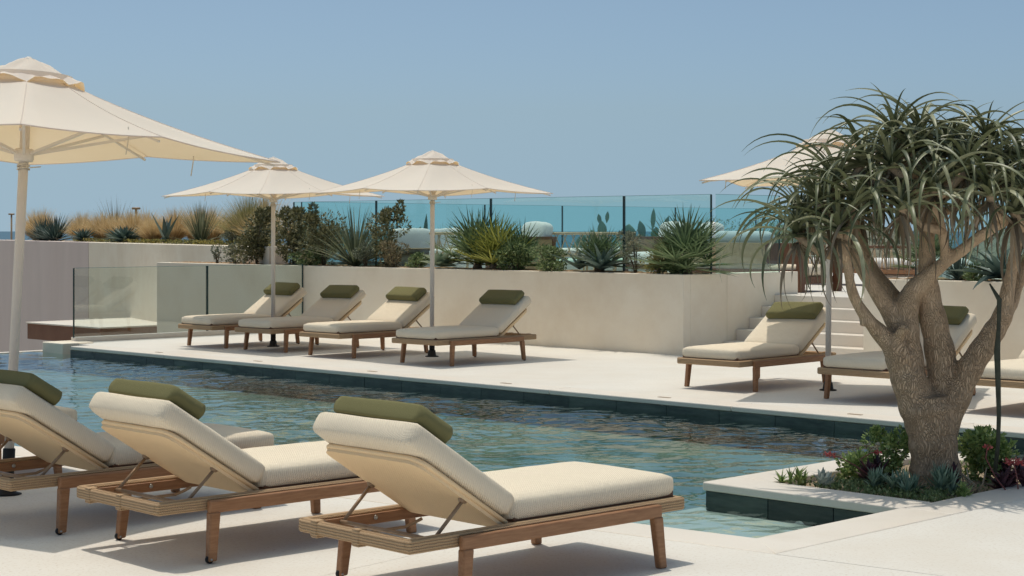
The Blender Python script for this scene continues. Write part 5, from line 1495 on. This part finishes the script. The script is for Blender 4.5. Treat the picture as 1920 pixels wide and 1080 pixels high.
armchair('wooden armchair with white cushion behind the skirted fan palm', W(-19.4, 24.0, ZF), R(-75))
# wooden daybed near the stairs
d = empty('wooden_daybed', W(-16.6, 19.95, ZF), ROT_UV); tag(d, 'dark wooden daybed with panelled end beside the top of the steps', 'daybed', G6)
for (x0, x1) in ((0, 0.07), (2.30, 2.40)):
    MB().bbox(x0, x1, 0, 0.09, 0, 0.72, 0.006, 1).build('post', MT['dark_wood'], d)
    MB().bbox(x0, x1, 0.9, 0.99, 0, 0.72, 0.006, 1).build('post', MT['dark_wood'], d)
MB().bbox(0.07, 1.75, 0.02, 0.06, 0.40, 0.70, 0.004, 1).build('back_panel', MT['cane'], d)
MB().bbox(1.753, 2.30, 0.02, 0.06, 0.40, 0.70, 0.004, 1).build('back_panel', MT['dark_wood'], d)
MB().bbox(0.07, 2.30, 0.02, 0.06, 0.10, 0.32, 0.004, 1).build('back_panel', MT['dark_wood'], d)
MB().bbox(0.07, 2.30, 0.06, 0.95, 0.12, 0.22, 0.004, 1).build('seat_frame', MT['dark_wood'], d)
MB().cushion(0.08, 2.28, 0.08, 0.95, 0.22, 0.38, 0.05, 0.02, (14, 8, 4)).build('mattress', MT['mattress'], d)
b = MB().cushion(0.35, 1.75, 0.10, 0.32, 0.0, 0.20, 0.09, 0.01, (10, 6, 6)).build('bolster', MT['blue_cushion'], None, W(-16.6, 19.95, ZF + 0.66), (0, 0, ROT_UV)); tag(b, 'blue-grey bolster lying along the back of the wooden daybed', 'bolster', G6)
# rope sofa farther back
rs = empty('rope_sofa', W(-16.9, 23.1, ZF), ROT_UV); tag(rs, 'low wooden rope-backed sofa seen through the gap above the steps', 'sofa', G6)
MB().bbox(0, 2.6, 0, 0.8, 0.20, 0.27, 0.008, 1).build('seat_frame', MT['wood'], rs)
for k in range(34):
    MB().tube([(0.03 + k * 0.077, 0.03, 0.27), (0.03 + (k + (1 if k % 2 else -1) * 0.5) * 0.077, 0.0, 0.62)], 0.011, 5).build('rope_strand', MT['cane'], rs)
MB().tube([(0, 0.0, 0.62), (2.6, 0.0, 0.62)], 0.022, 8).build('top_rail', MT['dark_wood'], rs)
for x in (0.03, 1.3, 2.55):
    for y in (0.04, 0.72): MB().box(x - 0.025, x + 0.025, y, y + 0.05, 0, 0.20).build('leg', MT['dark_wood'], rs)
MB().cushion(0.03, 2.57, 0.08, 0.8, 0.27, 0.42, 0.05, 0.02, (14, 8, 4)).build('seat_cushion', MT['white_cushion'], rs)
# striped round cushion, pouf and dining corner behind the right planter
def stripe_mat():
    m, n, l, out = new_mat('striped_fabric')
    p = n.new('ShaderNodeBsdfPrincipled'); tc = n.new('ShaderNodeTexCoord'); sx = n.new('ShaderNodeSeparateXYZ')
    l.new(tc.outputs['Object'], sx.inputs[0])
    s = math_n(n, l, 'SINE', math_n(n, l, 'MULTIPLY', sx.outputs[0], 2 * math.pi / 0.09))
    f = math_n(n, l, 'GREATER_THAN', s, 0.0)
    l.new(mixc(n, l, f, (0.74, 0.73, 0.70), (0.38, 0.43, 0.40)), p.inputs['Base Color']); p.inputs['Roughness'].default_value = 0.9
    l.new(p.outputs[0], out.inputs['Surface'])
    return m
MT['stripe'] = stripe_mat()
o = MB().cushion(-0.33, 0.33, -0.16, 0.16, 0.0, 0.50, 0.12, 0.05, (10, 6, 8)).build('striped_cushion', MT['stripe'], None, W(-11.0, 18.45, ZF + 0.0), (R(-12), 0, R(-20)))
tag(o, 'plump grey and white striped cushion behind the glass right of the steps', 'cushion', G6)
lounge_sofa('white striped sofa behind the right planter', W(-10.6, 20.2, ZF), R(-45), 2.2, 3, 'stripe')
r = empty('side_table', W(-9.2, 19.2, ZF), ROT_UV); tag(r, 'dark wooden side table behind the right planter', 'table', G6)
MB().bbox(-0.4, 0.4, -0.4, 0.4, 0.42, 0.48, 0.008, 1).build('top', MT['dark_wood'], r)
for x in (-0.34, 0.34):
    for y in (-0.34, 0.34): MB().box(x - 0.03, x + 0.03, y - 0.03, y + 0.03, 0, 0.42).build('leg', MT['dark_wood'], r)
o = MB().cushion(-0.35, 0.35, -0.3, 0.3, 0, 0.18, 0.07, 0.02, (8, 8, 4)).build('floor_cushion', MT['white_cushion'], None, W(-14.9, 23.6, ZF), (0, 0, ROT_UV)); tag(o, 'pale floor cushion lying on the upper terrace beyond the steps', 'cushion', G6)
